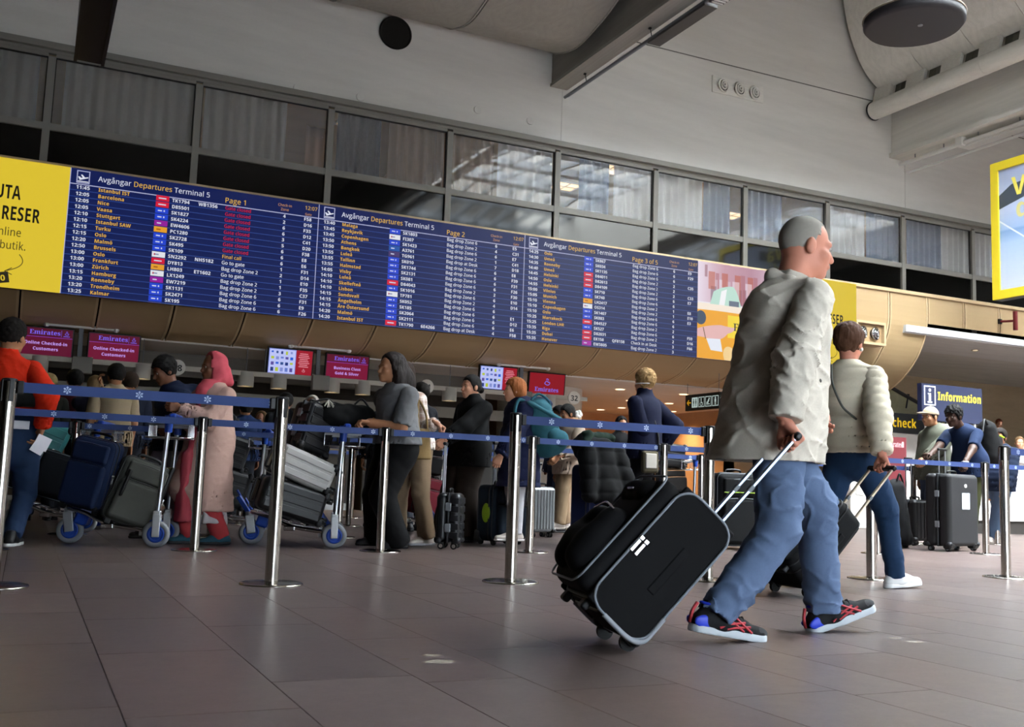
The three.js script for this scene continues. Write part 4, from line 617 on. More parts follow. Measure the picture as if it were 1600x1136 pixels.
// soft case: x is its width, y its height, z its front; its rear bottom edge carries two wheels
function softCase(label, o, group) {
  const { w, h, d, color, pipe = 0x55585c, accent, tele = 0, wheels = 2, side = true, dark } = o, t = thing('soft_suitcase', label, 'suitcase', [0, 0, 0], group), m = nylon(color), pm = mat(pipe, 0.5), y0 = 0.035;
  part('main_body', [rbox(w, h, d, o.round ?? 0.06, 0, y0 + h / 2, 0, 0, 0, 0, 5)], m, t);
  part('piping', [loop(w - 0.01, h - 0.01, 0.055, d / 2 - 0.035, 0.005, y0 + 0.005), loop(w - 0.01, h - 0.01, 0.055, -d / 2 + 0.035, 0.005, y0 + 0.005)], pm, t);
  part('zip', loop(w + 0.004, h + 0.004, 0.06, d / 2 - 0.075, 0.006, y0 - 0.002), M.blackPlastic, t);
  part('front_pocket', [rbox(w * 0.86, h * 0.6, 0.07, 0.03, 0, y0 + h * 0.34, d / 2 + 0.02, 0, 0, 0, 4)], m, t);
  part('upper_pocket', [rbox(w * 0.8, h * 0.26, 0.045, 0.02, 0, y0 + h * 0.8, d / 2 + 0.012, 0, 0, 0, 4)], m, t);
  part('pocket_zip', tube([[-w * 0.4, y0 + h * 0.64, d / 2 + 0.045], [0, y0 + h * 0.655, d / 2 + 0.05], [w * 0.4, y0 + h * 0.64, d / 2 + 0.045]], 0.004), pm, t); part('pocket_zip', tube([[-w * 0.38, y0 + h * 0.9, d / 2 + 0.028], [0, y0 + h * 0.92, d / 2 + 0.03], [w * 0.38, y0 + h * 0.9, d / 2 + 0.028]], 0.004), pm, t);
  for (const x of [w / 2 + 0.012]) for (const dz of [0, 0.022]) part('zip_puller', [rbox(0.006, 0.05, 0.014, 0.003, x, y0 + h * 0.5 - 0.02, (o.pullZ ?? d / 2 - 0.075) + dz), rbox(0.01, 0.016, 0.018, 0.003, x, y0 + h * 0.5 + 0.015, (o.pullZ ?? d / 2 - 0.075) + dz)], pull, t, 'silver zip puller');
  part('carry_handle', tube([[-0.09, y0 + h - 0.004, 0], [-0.08, y0 + h + 0.03, 0], [0, y0 + h + 0.038, 0], [0.08, y0 + h + 0.03, 0], [0.09, y0 + h - 0.004, 0]], 0.011), dark ?? M.blackPlastic, t);
  if (side) part('side_handle', [rbox(0.012, 0.2, 0.035, 0.006, w / 2 + 0.006, y0 + h * 0.5, -d * 0.12)], m, t);
  part('corner_guard', [-1, 1].map((s) => rbox(0.05, 0.11, 0.09, 0.024, s * (w / 2 - 0.02), y0 + 0.045, -d / 2 + 0.035)), M.darkPlastic, t);
  const wz = wheels === 2 ? [-d / 2 + 0.02] : [-d / 2 + 0.045, d / 2 - 0.045];
  for (const z of wz) for (const s of [-1, 1]) { const wl = part('wheel', cyl(0.03, 0.03, 0.022, s * (w / 2 - 0.045), 0.03, z, 20, 0, 0, Math.PI / 2), M.rubber, t); part('wheel_housing', rbox(0.045, 0.045, 0.06, 0.015, s * (w / 2 - 0.045), 0.058, z + 0.005), M.darkPlastic, wl); }
  if (wheels === 2) part('kick_foot', [-1, 1].map((s) => rbox(0.05, 0.04, 0.03, 0.01, s * (w / 2 - 0.06), 0.02, d / 2 - 0.03)), M.darkPlastic, t);
  if (tele) { const zt = -d / 2 + 0.03, hs = o.handleSpan ?? w * 0.42, tm = o.tubeMat ?? M.alu; part('handle_tube', [-1, 1].map((s) => rbox(0.02, tele + 0.05, 0.013, 0.004, s * hs / 2, y0 + h + tele / 2 - 0.02, zt)), tm, t); part('tube_joint', [-1, 1].map((s) => rbox(0.024, 0.03, 0.017, 0.004, s * hs / 2, y0 + h + tele * 0.42, zt)), M.greyPlastic, t); part('handle_grip', rbox(hs + 0.04, 0.034, 0.03, 0.012, 0, y0 + h + tele, zt), M.blackPlastic, t); }
  if (accent) part('accent_patch', accent(w, h, d, y0), o.accentMat ?? mat(0x7d9a1e, 0.6), t);
  return t;
}
// hard case with grooved shells, a middle frame and four spinner wheels
function hardCase(label, o, group) {
  const { w, h, d, color, rough = 0.42, ribs = 5, across = false, tele = 0, tubeMat, frame = 0x2a2b2d, metal = 0, wheelHub } = o, t = thing('hard_suitcase', label, 'suitcase', [0, 0, 0], group), m = mat(color, rough, metal), y0 = 0.055;
  part('shell_front', rbox(w, h, d / 2 - 0.006, 0.05, 0, y0 + h / 2, d / 4 + 0.003, 0, 0, 0, 5), m, t); part('shell_rear', rbox(w, h, d / 2 - 0.006, 0.05, 0, y0 + h / 2, -d / 4 - 0.003, 0, 0, 0, 5), m, t);
  part('middle_frame', rbox(w + 0.004, h + 0.004, 0.022, 0.009, 0, y0 + h / 2, 0), mat(frame, 0.4, 0.3), t);
  for (let i = 0; i < ribs; i++) { const f = (i + 0.5) / ribs - 0.5; part('shell_rib', across ? [rbox(w * 0.8, h / ribs * 0.62, 0.014, 0.006, 0, y0 + h / 2 + f * h * 0.86, d / 2), rbox(0.012, h / ribs * 0.62, d * 0.36, 0.005, w / 2, y0 + h / 2 + f * h * 0.86, d * 0.25), rbox(0.012, h / ribs * 0.62, d * 0.36, 0.005, -w / 2, y0 + h / 2 + f * h * 0.86, d * 0.25)] : [rbox(w / ribs * 0.6, h * 0.86, 0.014, 0.006, f * w * 0.86, y0 + h / 2, d / 2), rbox(w / ribs * 0.6, h * 0.86, 0.014, 0.006, f * w * 0.86, y0 + h / 2, -d / 2)], m, t); }
  part('corner_guard', [-1, 1].flatMap((s) => [-1, 1].map((q) => rbox(0.07, 0.06, 0.07, 0.03, s * (w / 2 - 0.025), y0 + 0.022, q * (d / 2 - 0.025)))), M.darkPlastic, t);
  for (const s of [-1, 1]) for (const q of [-1, 1]) { const wl = part('wheel', [cyl(0.028, 0.028, 0.02, s * (w / 2 - 0.05) - 0.014, 0.028, q * (d / 2 - 0.05), 20, 0, 0, Math.PI / 2), cyl(0.028, 0.028, 0.02, s * (w / 2 - 0.05) + 0.014, 0.028, q * (d / 2 - 0.05), 20, 0, 0, Math.PI / 2)], M.rubber, t); part('wheel_hub', cyl(0.016, 0.016, 0.054, s * (w / 2 - 0.05), 0.028, q * (d / 2 - 0.05), 16, 0, 0, Math.PI / 2), wheelHub ?? M.greyPlastic, wl); part('wheel_fork', rbox(0.03, 0.04, 0.05, 0.01, s * (w / 2 - 0.05), 0.05, q * (d / 2 - 0.05)), M.blackPlastic, wl); }
  part('carry_handle', tube([[-0.09, y0 + h - 0.004, 0.0], [-0.085, y0 + h + 0.03, 0], [0.085, y0 + h + 0.03, 0], [0.09, y0 + h - 0.004, 0]], 0.01), M.blackPlastic, t);
  part('side_handle', tube([[w / 2 - 0.004, y0 + h * 0.42, 0], [w / 2 + 0.028, y0 + h * 0.44, 0], [w / 2 + 0.028, y0 + h * 0.58, 0], [w / 2 - 0.004, y0 + h * 0.6, 0]], 0.009), M.blackPlastic, t);
  part('latch', [rbox(0.02, 0.07, 0.05, 0.006, -w / 2 - 0.004, y0 + h * 0.72, 0), rbox(0.02, 0.07, 0.05, 0.006, -w / 2 - 0.004, y0 + h * 0.3, 0)], M.greyPlastic, t);
  if (tele) { const hs = o.handleSpan ?? w * 0.4; part('handle_tube', [-1, 1].map((s) => rbox(0.018, tele + 0.05, 0.012, 0.004, s * hs / 2, y0 + h + tele / 2 - 0.02, -d / 2 + 0.04)), tubeMat ?? M.alu, t); part('handle_grip', rbox(hs + 0.04, 0.03, 0.03, 0.012, 0, y0 + h + tele, -d / 2 + 0.04), M.blackPlastic, t); }
  return t;
}
const stand = (o, x, z, turn = 0, tilt = 0, y = 0, pitch = 0) => { o.position.set(x, y, z); o.rotation.set(pitch, turn, tilt, 'YXZ'); return o; };
// a case drawn along: its wheel line and the hand give its slope
const MAN_HAND = atZ(1241, 684, -3.1), WOMAN_HAND = atZ(1381, 733, -4.66);
function pulled(o, wheelMid, hand, wide, d) {
  const x = wide.clone().normalize(), c = wheelMid.clone().setY(0.03), v = hand.clone().sub(c), y = v.sub(x.clone().multiplyScalar(v.dot(x))).normalize(), z = x.clone().cross(y);
  basisTurn(o, x, y, z); const off = V(0, 0.03, -d / 2 + 0.02).applyQuaternion(o.quaternion); o.position.copy(c.sub(off));
}
{
  const d = 0.25, wm = V(1.985, 0, -3.28), reach = MAN_HAND.clone().sub(wm.clone().setY(0.03)).length();
  const big = softCase('large black soft suitcase with front pockets pulled by the grey haired man', { w: 0.36, h: 0.53, d, color: 0x0d0d0f, pipe: 0x15161a, round: 0.05, pullZ: 0.1, tele: reach - 0.53 - 0.01, tubeMat: mat(0x8e9bb0, 0.35, 0.8), handleSpan: 0.13 });
  pulled(big, wm, MAN_HAND, V(-0.07, 0, 0.3), d);
  const grey = mat(0x6d727a, 0.5), bk = nylon(0x0d0d0f);
  // rounded side panels framed by grey piping
  for (const sx of [-1, 1]) { part('side_panel', put(rbox(0.25, 0.53, 0.02, 0.02, 0, 0, 0, 0, 0, 0, 4), sx * 0.178, 0.3, 0, 0, Math.PI / 2), bk, big); part('side_piping', put(loop(0.255, 0.53, 0.07, 0, 0.0055, -0.265), sx * 0.187, 0.3, 0, 0, Math.PI / 2), grey, big, 'grey piping'); part('corner_rail', tube([[sx * 0.186, 0.17, -0.13], [sx * 0.187, 0.075, -0.13], [sx * 0.187, 0.045, -0.108], [sx * 0.187, 0.033, -0.06], [sx * 0.186, 0.033, 0.04]], 0.0095), mat(0x84888e, 0.45), big, 'grey corner guard'); }
  part('second_layer', [rbox(0.35, 0.5, 0.1, 0.045, 0, 0.295, 0.145, 0, 0, 0, 5)], bk, big);
  part('bulging_pocket', [soft([bone(V(-0.08, 0.14, 0.2), V(-0.08, 0.3, 0.2), 0.065, 0.06), bone(V(0.08, 0.14, 0.2), V(0.08, 0.3, 0.2), 0.065, 0.06), bone(V(-0.08, 0.2, 0.2), V(0.08, 0.2, 0.2), 0.068, 0.068)], 0.008, { post: (d, x, y, z) => d + 0.006 * noise(x * 12, y * 12, z * 12) })], bk, big);
  part('bulging_top_pocket', [soft([bone(V(-0.08, 0.47, 0.17), V(0.08, 0.47, 0.17), 0.055, 0.055)], 0.008, { post: (d, x, y, z) => d + 0.006 * noise(x * 14, y * 14, z * 14) })], bk, big);
  part('layer_piping', loop(0.356, 0.508, 0.05, 0.105, 0.005, 0.042), grey, big); part('layer_piping', loop(0.352, 0.502, 0.05, 0.19, 0.0045, 0.045), grey, big);
  part('pocket_zip_line', tube([[-0.12, 0.33, 0.245], [0, 0.352, 0.255], [0.12, 0.33, 0.245]], 0.004), M.chrome, big); part('top_zip_pull', rbox(0.06, 0.008, 0.012, 0.003, 0.02, 0.45, 0.226), pull, big);
  const d2 = 0.24, wm2 = V(3.99, 0, -4.7), r2 = WOMAN_HAND.clone().sub(wm2.clone().setY(0.03)).length();
  const sm = softCase('black soft cabin suitcase pulled by the woman in the cream jacket', { w: 0.38, h: 0.53, d: d2, color: 0x0e0f11, pipe: 0x1b1c1e, tele: r2 - 0.53 - 0.01, tubeMat: mat(0xd2c4ae, 0.35, 0.6), handleSpan: 0.19 });
  pulled(sm, wm2, WOMAN_HAND, V(-0.015, 0, 0.3), d2);
  part('name_plate', rbox(0.05, 0.012, 0.004, 0.002, 0, 0.53, d2 / 2 + 0.037), M.brass, sm, 'small gold name plate');
}
// ---------------------------------------------------------------- luggage trolleys
function trolley(label) {
  const t = thing('luggage_trolley', label, 'luggage trolley', [0, 0, 0], 'airport luggage trolleys'), tyre = M.tyreGrey, hub = M.bluePlastic;
  const wheel = (x, z, name) => { const w = part(name, [torus(0.078, 0.024, x, 0.102, z, 0, 0, 0, 28, 10)], tyre, t, 'grey tyre'); part('hub', [cyl(0.075, 0.075, 0.03, x, 0.102, z, 28, Math.PI / 2), torus(0.055, 0.012, x, 0.102, z + 0.012), torus(0.055, 0.012, x, 0.102, z - 0.012), cyl(0.02, 0.02, 0.06, x, 0.102, z, 12, Math.PI / 2)], hub, w, 'blue hub'); return w; };
  for (const s of [-1, 1]) {
    wheel(0, s * 0.27, 'rear_wheel');
    part('wheel_bracket', [rbox(0.055, 0.17, 0.012, 0.006, 0, 0.165, s * 0.27 + 0.032), rbox(0.055, 0.17, 0.012, 0.006, 0, 0.165, s * 0.27 - 0.032), rbox(0.055, 0.05, 0.07, 0.01, 0, 0.25, s * 0.27), rbox(0.14, 0.03, 0.012, 0.006, 0.06, 0.1, s * 0.27 + 0.038)], mat(0xc7c9cb, 0.4, 0.6), t);
    part('upright', rod(V(0, 0.22, s * 0.27), V(-0.03, 0.9, s * 0.25), 0.018, 0.018, 14), M.alu, t);
    part('handle_socket', [cyl(0.028, 0.034, 0.13, -0.032, 0.93, s * 0.25, 16)], M.bluePlastic, t, 'blue handle socket');
    part('side_rail', tube([[0.1, 0.13, s * 0.26], [0.35, 0.165, s * 0.22], [0.55, 0.24, s * 0.13], [0.68, 0.27, s * 0.07]], 0.016, 30), M.chrome, t);
    part('brace', [rbox(0.3, 0.045, 0.03, 0.012, 0.1, 0.24, s * 0.22, 0, 0, 0.95), rod(V(0.02, 0.13, s * 0.22), V(0.2, 0.42, s * 0.2), 0.012)], M.bluePlastic, t, 'blue brace');
    part('rail_foot', rbox(0.09, 0.04, 0.02, 0.008, 0.36, 0.15, s * 0.235), M.chrome, t);
  }
  wheel(0.67, 0, 'front_wheel');
  part('castor_fork', [rbox(0.07, 0.15, 0.012, 0.008, 0.68, 0.165, 0.034, 0, 0, -0.15), rbox(0.07, 0.15, 0.012, 0.008, 0.68, 0.165, -0.034, 0, 0, -0.15), cyl(0.035, 0.035, 0.03, 0.69, 0.25, 0, 18)], M.zinc, t);
  part('castor_plate', [rbox(0.1, 0.11, 0.16, 0.02, 0.58, 0.2, 0, 0, 0, 0.3)], M.bluePlastic, t, 'blue castor plate');
  part('platform_bar', [0.12, 0.24, 0.36, 0.48].map((x) => rod(V(x, 0.128 + x * 0.2, -0.24 + x * 0.2), V(x, 0.128 + x * 0.2, 0.24 - x * 0.2), 0.011)), M.chrome, t);
  part('push_handle', [rbox(0.06, 0.045, 0.6, 0.02, -0.06, 0.99, 0)], M.bluePlastic, t, 'blue push handle');
  const bk = []; for (const y of [0.83, 0.95]) bk.push(tube([[-0.19, y, -0.2], [0.13, y, -0.2], [0.13, y, 0.2], [-0.19, y, 0.2]].map((p) => V(...p)), 0.0055, 40, 6, true));
  for (let i = 0; i < 7; i++) { const z = -0.18 + i * 0.06; bk.push(rod(V(-0.17, 0.83, z), V(-0.17, 0.95, z), 0.004), rod(V(0.12, 0.83, z), V(0.12, 0.95, z), 0.004), rod(V(-0.17, 0.83, z), V(0.12, 0.83, z), 0.003)); }
  part('basket', bk, M.chrome, t); part('basket_bar', [rbox(0.3, 0.018, 0.018, 0.004, -0.03, 0.925, 0.21), rbox(0.3, 0.018, 0.018, 0.004, -0.03, 0.925, -0.21)], M.alu, t);
  return t;
}
{
  const t1 = trolley('luggage trolley with navy and grey soft suitcases'), place = (o, nearWheel, a) => { const f = V(Math.cos(a), 0, -Math.sin(a)), lat = V(-f.z, 0, f.x); o.rotation.set(0, a, 0); const s = lat.z > 0 ? 1 : -1; o.position.set(nearWheel.x - lat.x * 0.27 * s, 0, nearWheel.z - lat.z * 0.27 * s); return o; };
  const A1 = Math.PI - 0.26, r1 = V(0.943, 0, -8.207), r2 = V(2.324, 0, -8.254);
  place(t1, r1, A1);
  const t2 = place(copyOf(t1, null, 0, 'luggage trolley stacked with black and silver hard suitcases'), r2, A1);
  const t0 = place(copyOf(t1, null, 0, 'luggage trolley with a teal suitcase behind the red jacketed man'), V(0.55, 0, -10.1), A1);
  const t3 = place(copyOf(t1, null, 0, 'luggage trolley of black suitcases in shadow behind the pink coat'), V(2.05, 0, -10.0), A1);
  const t4 = place(copyOf(t1, null, 0, 'luggage trolley with a red bag behind the beige trousers'), V(4.05, 0, -10.3), A1);
  const t5 = place(copyOf(t1, null, 0, 'luggage trolley with black bags behind the steel post and tilted suitcase'), V(7.55, 0, -10.7), A1 + 0.1);
  const on = (t, o, x, y, z, turn, tilt, pitch = 0) => { const p = V(x, y, z).applyMatrix4(new THREE.Matrix4().makeRotationY(t.rotation.y)).add(t.position); o.position.copy(p); o.rotation.set(pitch, turn, tilt, 'YXZ'); return o; };
  const lean = (o, [px, py], z, turn, tilt, pitch = 0) => { o.position.copy(atZ(px, py, z)); o.rotation.set(pitch, turn, tilt, 'YXZ'); return o; };
  // on the first trolley
  lean(softCase('navy soft suitcase leaning on the first trolley', { w: 0.34, h: 0.53, d: 0.2, color: 0x16233f, pipe: 0x0f1830, wheels: 4 }), [127, 800], -8.48, -0.5, -0.2);
  const gr = lean(softCase('grey soft suitcase with a black zip band leaning on the first trolley', { w: 0.38, h: 0.5, d: 0.22, color: 0x4a4b46, pipe: 0x2d2e2c, wheels: 2 }), [188, 826], -8.4, 0.1, -0.33);
  part('face_handle', tube([[-0.13, 0.22, 0.125], [-0.13, 0.24, 0.165], [-0.13, 0.4, 0.165], [-0.13, 0.42, 0.125]], 0.014), M.blackPlastic, gr, 'black face handle'); part('zip_band', rbox(0.03, 0.5, 0.245, 0.012, 0.165, 0.305, 0.004), M.blackPlastic, gr);
  // on the second trolley
  lean(hardCase('black hard suitcase lying at the bottom of the second trolley', { w: 0.27, h: 0.55, d: 0.3, color: 0x131416, rough: 0.35, ribs: 3 }), [508, 800], -8.4, 0.1, 1.3);
  lean(hardCase('silver grey hard suitcase stacked on the black one on the second trolley', { w: 0.25, h: 0.5, d: 0.34, color: 0xa5a39f, rough: 0.4, ribs: 3 }), [521, 755], -8.42, 0.05, 1.2);
  lean(hardCase('black ribbed hard suitcase standing on the silver grey one', { w: 0.32, h: 0.4, d: 0.24, color: 0x141518, rough: 0.4, ribs: 4, across: true }), [473, 716], -8.45, 0.45, -0.3);
  const duf = thing('black_duffel_bag', 'black duffel bag with long straps on top of the second trolley', 'bag', [0, 0, 0]);
  part('bag_body', soft([bone(V(-0.19, 0.13, 0), V(0.19, 0.12, 0), 0.12, 0.12, { flat: [V(0, 0, 1), 0.9] }), bone(V(-0.1, 0.08, 0.02), V(0.14, 0.08, 0.02), 0.11)], 0.012, { post: (d, x, y, z) => d + 0.012 * noise(x * 11, y * 11, z * 11) }), nylon(0x0b0b0c), duf);
  part('strap', [tube([[-0.16, 0.22, 0.06], [-0.26, 0.27, 0.08], [-0.42, 0.22, 0.06]], 0.011), tube([[0.06, 0.24, 0.05], [0.14, 0.3, 0.04], [0.24, 0.2, 0.03], [0.32, 0.05, 0.02]], 0.011)], M.blackPlastic, duf); part('tassel', [0, 1, 2, 3, 4, 5, 6, 7].map((i) => rod(V(-0.24, 0.26, 0.09), V(-0.24 + 0.05 * Math.cos(i), 0.2 + 0.02 * Math.sin(i * 2), 0.11 + 0.02 * Math.sin(i)), 0.006)), mat(0xb8b4a6, 0.8), duf, 'pale tassel');
  { const c = atZ(541, 668, -8.45); duf.position.copy(c); duf.rotation.y = 0.1; duf.scale.setScalar(0.82); }
  // others
  on(t0, hardCase('teal hard suitcase on top of a dark one behind the red jacketed man', { w: 0.4, h: 0.55, d: 0.26, color: 0x2f6f70, rough: 0.4, ribs: 3 }), 0.28, 0.72, 0.12, 0.05, 1.2);
  on(t0, softCase('dark navy soft suitcase lying under the teal one', { w: 0.42, h: 0.66, d: 0.26, color: 0x14181f, pipe: 0x6f7f86, wheels: 4 }), 0.1, 0.42, 0.08, 0.05, 1.3);
  on(t3, hardCase('black hard suitcase lying on the shadowed trolley', { w: 0.36, h: 0.66, d: 0.26, color: 0x121214, ribs: 3 }), 0.1, 0.38, 0.1, 0.1, 1.33);
  on(t3, hardCase('black hard suitcase stacked second on the shadowed trolley', { w: 0.34, h: 0.62, d: 0.24, color: 0x151518, ribs: 4 }), 0.12, 0.72, 0.1, 0.1, 1.3);
  on(t3, softCase('black cabin suitcase topping the shadowed trolley', { w: 0.3, h: 0.5, d: 0.2, color: 0x0c0c0e, wheels: 4 }), 0.28, 1.0, 0.05, 0.1, 1.35);
  const rd = on(t4, softCase('dark red soft bag on the trolley behind the beige trousers', { w: 0.42, h: 0.4, d: 0.28, color: 0x5c1220, pipe: 0x3a0b14, wheels: 2 }), 0.16, 0.17, 0.05, 0.2, -0.2);
  on(t4, softCase('black soft bag on top of the dark red bag', { w: 0.36, h: 0.32, d: 0.24, color: 0x101012, wheels: 2 }), 0.2, 0.6, 0.05, 0.2, -0.12);
  on(t5, softCase('black bag with tan trim at the bottom of the far trolley', { w: 0.5, h: 0.32, d: 0.3, color: 0x131110, pipe: 0x8a6238, wheels: 2 }), 0.22, 0.16, 0, 0.1, -0.1);
  on(t5, softCase('black bag with tan trim stacked on the far trolley', { w: 0.46, h: 0.3, d: 0.28, color: 0x151211, pipe: 0x8a6238, wheels: 2 }), 0.24, 0.5, 0, 0.0, 0.06);
  on(t5, hardCase('black hard suitcase on top of the tan trimmed bags', { w: 0.3, h: 0.46, d: 0.22, color: 0x0e0e10, ribs: 3 }), 0.0, 0.98, 0, 0.1, 1.5);
}
// standing cases in the queue
{
  stand(hardCase('small black hard cabin suitcase with bright wheels behind the second row belt', { w: 0.3, h: 0.42, d: 0.21, color: 0x1d1e21, rough: 0.32, ribs: 5, across: true, tele: 0.42, handleSpan: 0.1, wheelHub: M.chrome }), 3.36, -8.33, 1.05);
  stand(softCase('charcoal blue soft suitcase with a lime patch beside the black cabin case', { w: 0.42, h: 0.52, d: 0.26, color: 0x1c2632, pipe: 0x10161d, wheels: 4, tele: 0.4, handleSpan: 0.02, accent: (w, h, d, y0) => [put(new THREE.SphereGeometry(0.09, 16, 10).scale(0.12, 1, 0.6), -w / 2 - 0.002, y0 + h * 0.5, 0.02)] }), 4.12, -8.95, 0.35);
  stand(hardCase('silver ribbed hard suitcase behind the orange haired traveller', { w: 0.34, h: 0.5, d: 0.22, color: 0x7c7f82, rough: 0.3, ribs: 7, metal: 0.4, tele: 0.25 }), 5.2, -10.3, 0.2);
  const nv = stand(softCase('large navy suitcase under a draped black puffer coat', { w: 0.62, h: 0.74, d: 0.3, color: 0x151d3c, pipe: 0x0f1530, wheels: 4 }), 5.05, -8.65, 0.32);
  const big = stand(hardCase('large dark grey hard suitcase held by the man in the navy shirt', { w: 0.66, h: 0.8, d: 0.3, color: 0x1d1d1f, rough: 0.7, ribs: 0, tele: 0.28, handleSpan: 0.14 }), 9.52, -8.5, 0.25);
  part('white_patch', rbox(0.17, 0.18, 0.006, 0.002, 0.02, 0.055 + 0.5, 0.152), mat(0xc7d2dc, 0.3), big, 'pale rectangular patch'); part('badge', ball(0.03, 0.02, 0.055 + 0.67, 0.152, 1, 0.7, 0.15), mat(0xd8d4cc, 0.4), big, 'small oval badge'); part('case_foot', [-1, 1].map((s) => rbox(0.12, 0.07, 0.1, 0.03, s * 0.27, 0.06, 0.1)), M.blackPlastic, big);
  const dk = thing('black_upright_duffel', 'tall black soft wheeled duffel beside the large dark grey case', 'bag', [9.15, 0, -8.95]);
  part('bag_body', soft([bone(V(0, 0.16, 0), V(-0.03, 0.66, 0), 0.17, 0.13, { flat: [V(0, 0, 1), 0.75] }), bone(V(-0.06, 0.1, 0), V(0.1, 0.1, 0), 0.1)], 0.014, { post: (d, x, y, z) => Math.max(d + 0.014 * noise(x * 9, y * 6, z * 9), 0.03 - y) }), nylon(0x0d0d0f), dk); part('strap', tube([[-0.06, 0.76, 0.06], [-0.03, 0.84, 0.07], [0.04, 0.74, 0.06]], 0.012), M.blackPlastic, dk); part('wheel', [cyl(0.035, 0.035, 0.03, -0.1, 0.035, 0.02, 16, 0, 0, Math.PI / 2), cyl(0.035, 0.035, 0.03, 0.1, 0.035, 0.02, 16, 0, 0, Math.PI / 2)], M.rubber, dk);
  stand(hardCase('small black hard suitcase behind the large dark grey one', { w: 0.36, h: 0.5, d: 0.24, color: 0x111113, ribs: 4, tele: 0.5, handleSpan: 0.12 }), 9.95, -9.45, 0.2);
  stand(softCase('large black soft suitcase with a lime zip behind the grey haired man', { w: 0.5, h: 0.72, d: 0.3, color: 0x101113, wheels: 4, accent: (w, h, d, y0) => [tube([[-w * 0.42, y0 + h * 0.73, d / 2 + 0.04], [0, y0 + h * 0.735, d / 2 + 0.045], [w * 0.42, y0 + h * 0.73, d / 2 + 0.04]], 0.005)] }), 6.55, -8.6, -0.1);
}

// ---------------------------------------------------------------- people
function twoBone(a, t, l1, l2, pole) {
  const d = t.clone().sub(a); let L = d.length(); const max = (l1 + l2) * 0.998; if (L > max) { d.multiplyScalar(max / L); L = max; } const e = a.clone().add(d), u = d.clone().normalize();
  const x = (l1 * l1 - l2 * l2 + L * L) / (2 * L), h = Math.sqrt(Math.max(0, l1 * l1 - x * x)), p = pole.clone().sub(u.clone().multiplyScalar(pole.dot(u))).normalize();
  return [a.clone().addScaledVector(u, x).addScaledVector(p, h), e];
}
const UP = V(0, 1, 0), skinTone = (c) => mat(c, 0.55, 0, { sheen: 0.1 });
const facing = (deg) => V(Math.sin(deg * RAD), 0, Math.cos(deg * RAD));
// five fingered hand: wrist w, direction d, palm normal n, thumb side s, curl 0..1
function handPrims(w, d, n, s, k, curl) {
  const out = [], P = (a, b, c) => w.clone().addScaledVector(d, a * k).addScaledVector(s, b * k).addScaledVector(n, c * k), r = (v) => v * k;
  const lens = [[0.041, 0.024, 0.02], [0.045, 0.028, 0.022], [0.042, 0.026, 0.021], [0.033, 0.02, 0.018]], kn = [0.086, 0.09, 0.086, 0.078];
  for (let i = 0; i < 4; i++) {
    const y = 0.03 - i * 0.0205, base = P(0.012, y * 0.6, 0), k0 = P(kn[i], y, 0); out.push(Object.assign(bone(base, k0, r(0.0145), r(0.0118)), { k: 0.014 * k }));
    let p = k0, a = 0; for (let j = 0; j < 3; j++) { a += (curl * [78, 88, 55][j] + 8) * RAD; const dir = d.clone().multiplyScalar(Math.cos(a)).addScaledVector(n, Math.sin(a)), q = p.clone().addScaledVector(dir, lens[i][j] * k); out.push(Object.assign(bone(p, q, r(0.0098 - j * 0.0008), r(0.0088 - j * 0.0008)), { k: 0.004 * k })); p = q; }
  }
  const t0 = P(0.02, 0.024, 0.006), t1 = P(0.052, 0.047, 0.012 + 0.014 * curl), t2 = P(0.082 - 0.012 * curl, 0.052 - 0.014 * curl, 0.02 + 0.03 * curl), t3 = P(0.104 - 0.03 * curl, 0.05 - 0.03 * curl, 0.024 + 0.04 * curl);
  out.push(Object.assign(bone(t0, t1, r(0.016), r(0.0125)), { k: 0.012 * k }), Object.assign(bone(t1, t2, r(0.0112), r(0.0098)), { k: 0.005 * k }), Object.assign(bone(t2, t3, r(0.0096), r(0.0085)), { k: 0.004 * k }), Object.assign(bone(P(-0.03, 0, 0), P(0.02, 0, 0), r(0.024), r(0.023), { flat: [n, 0.8] }), { k: 0.014 * k }));
  return out;
}
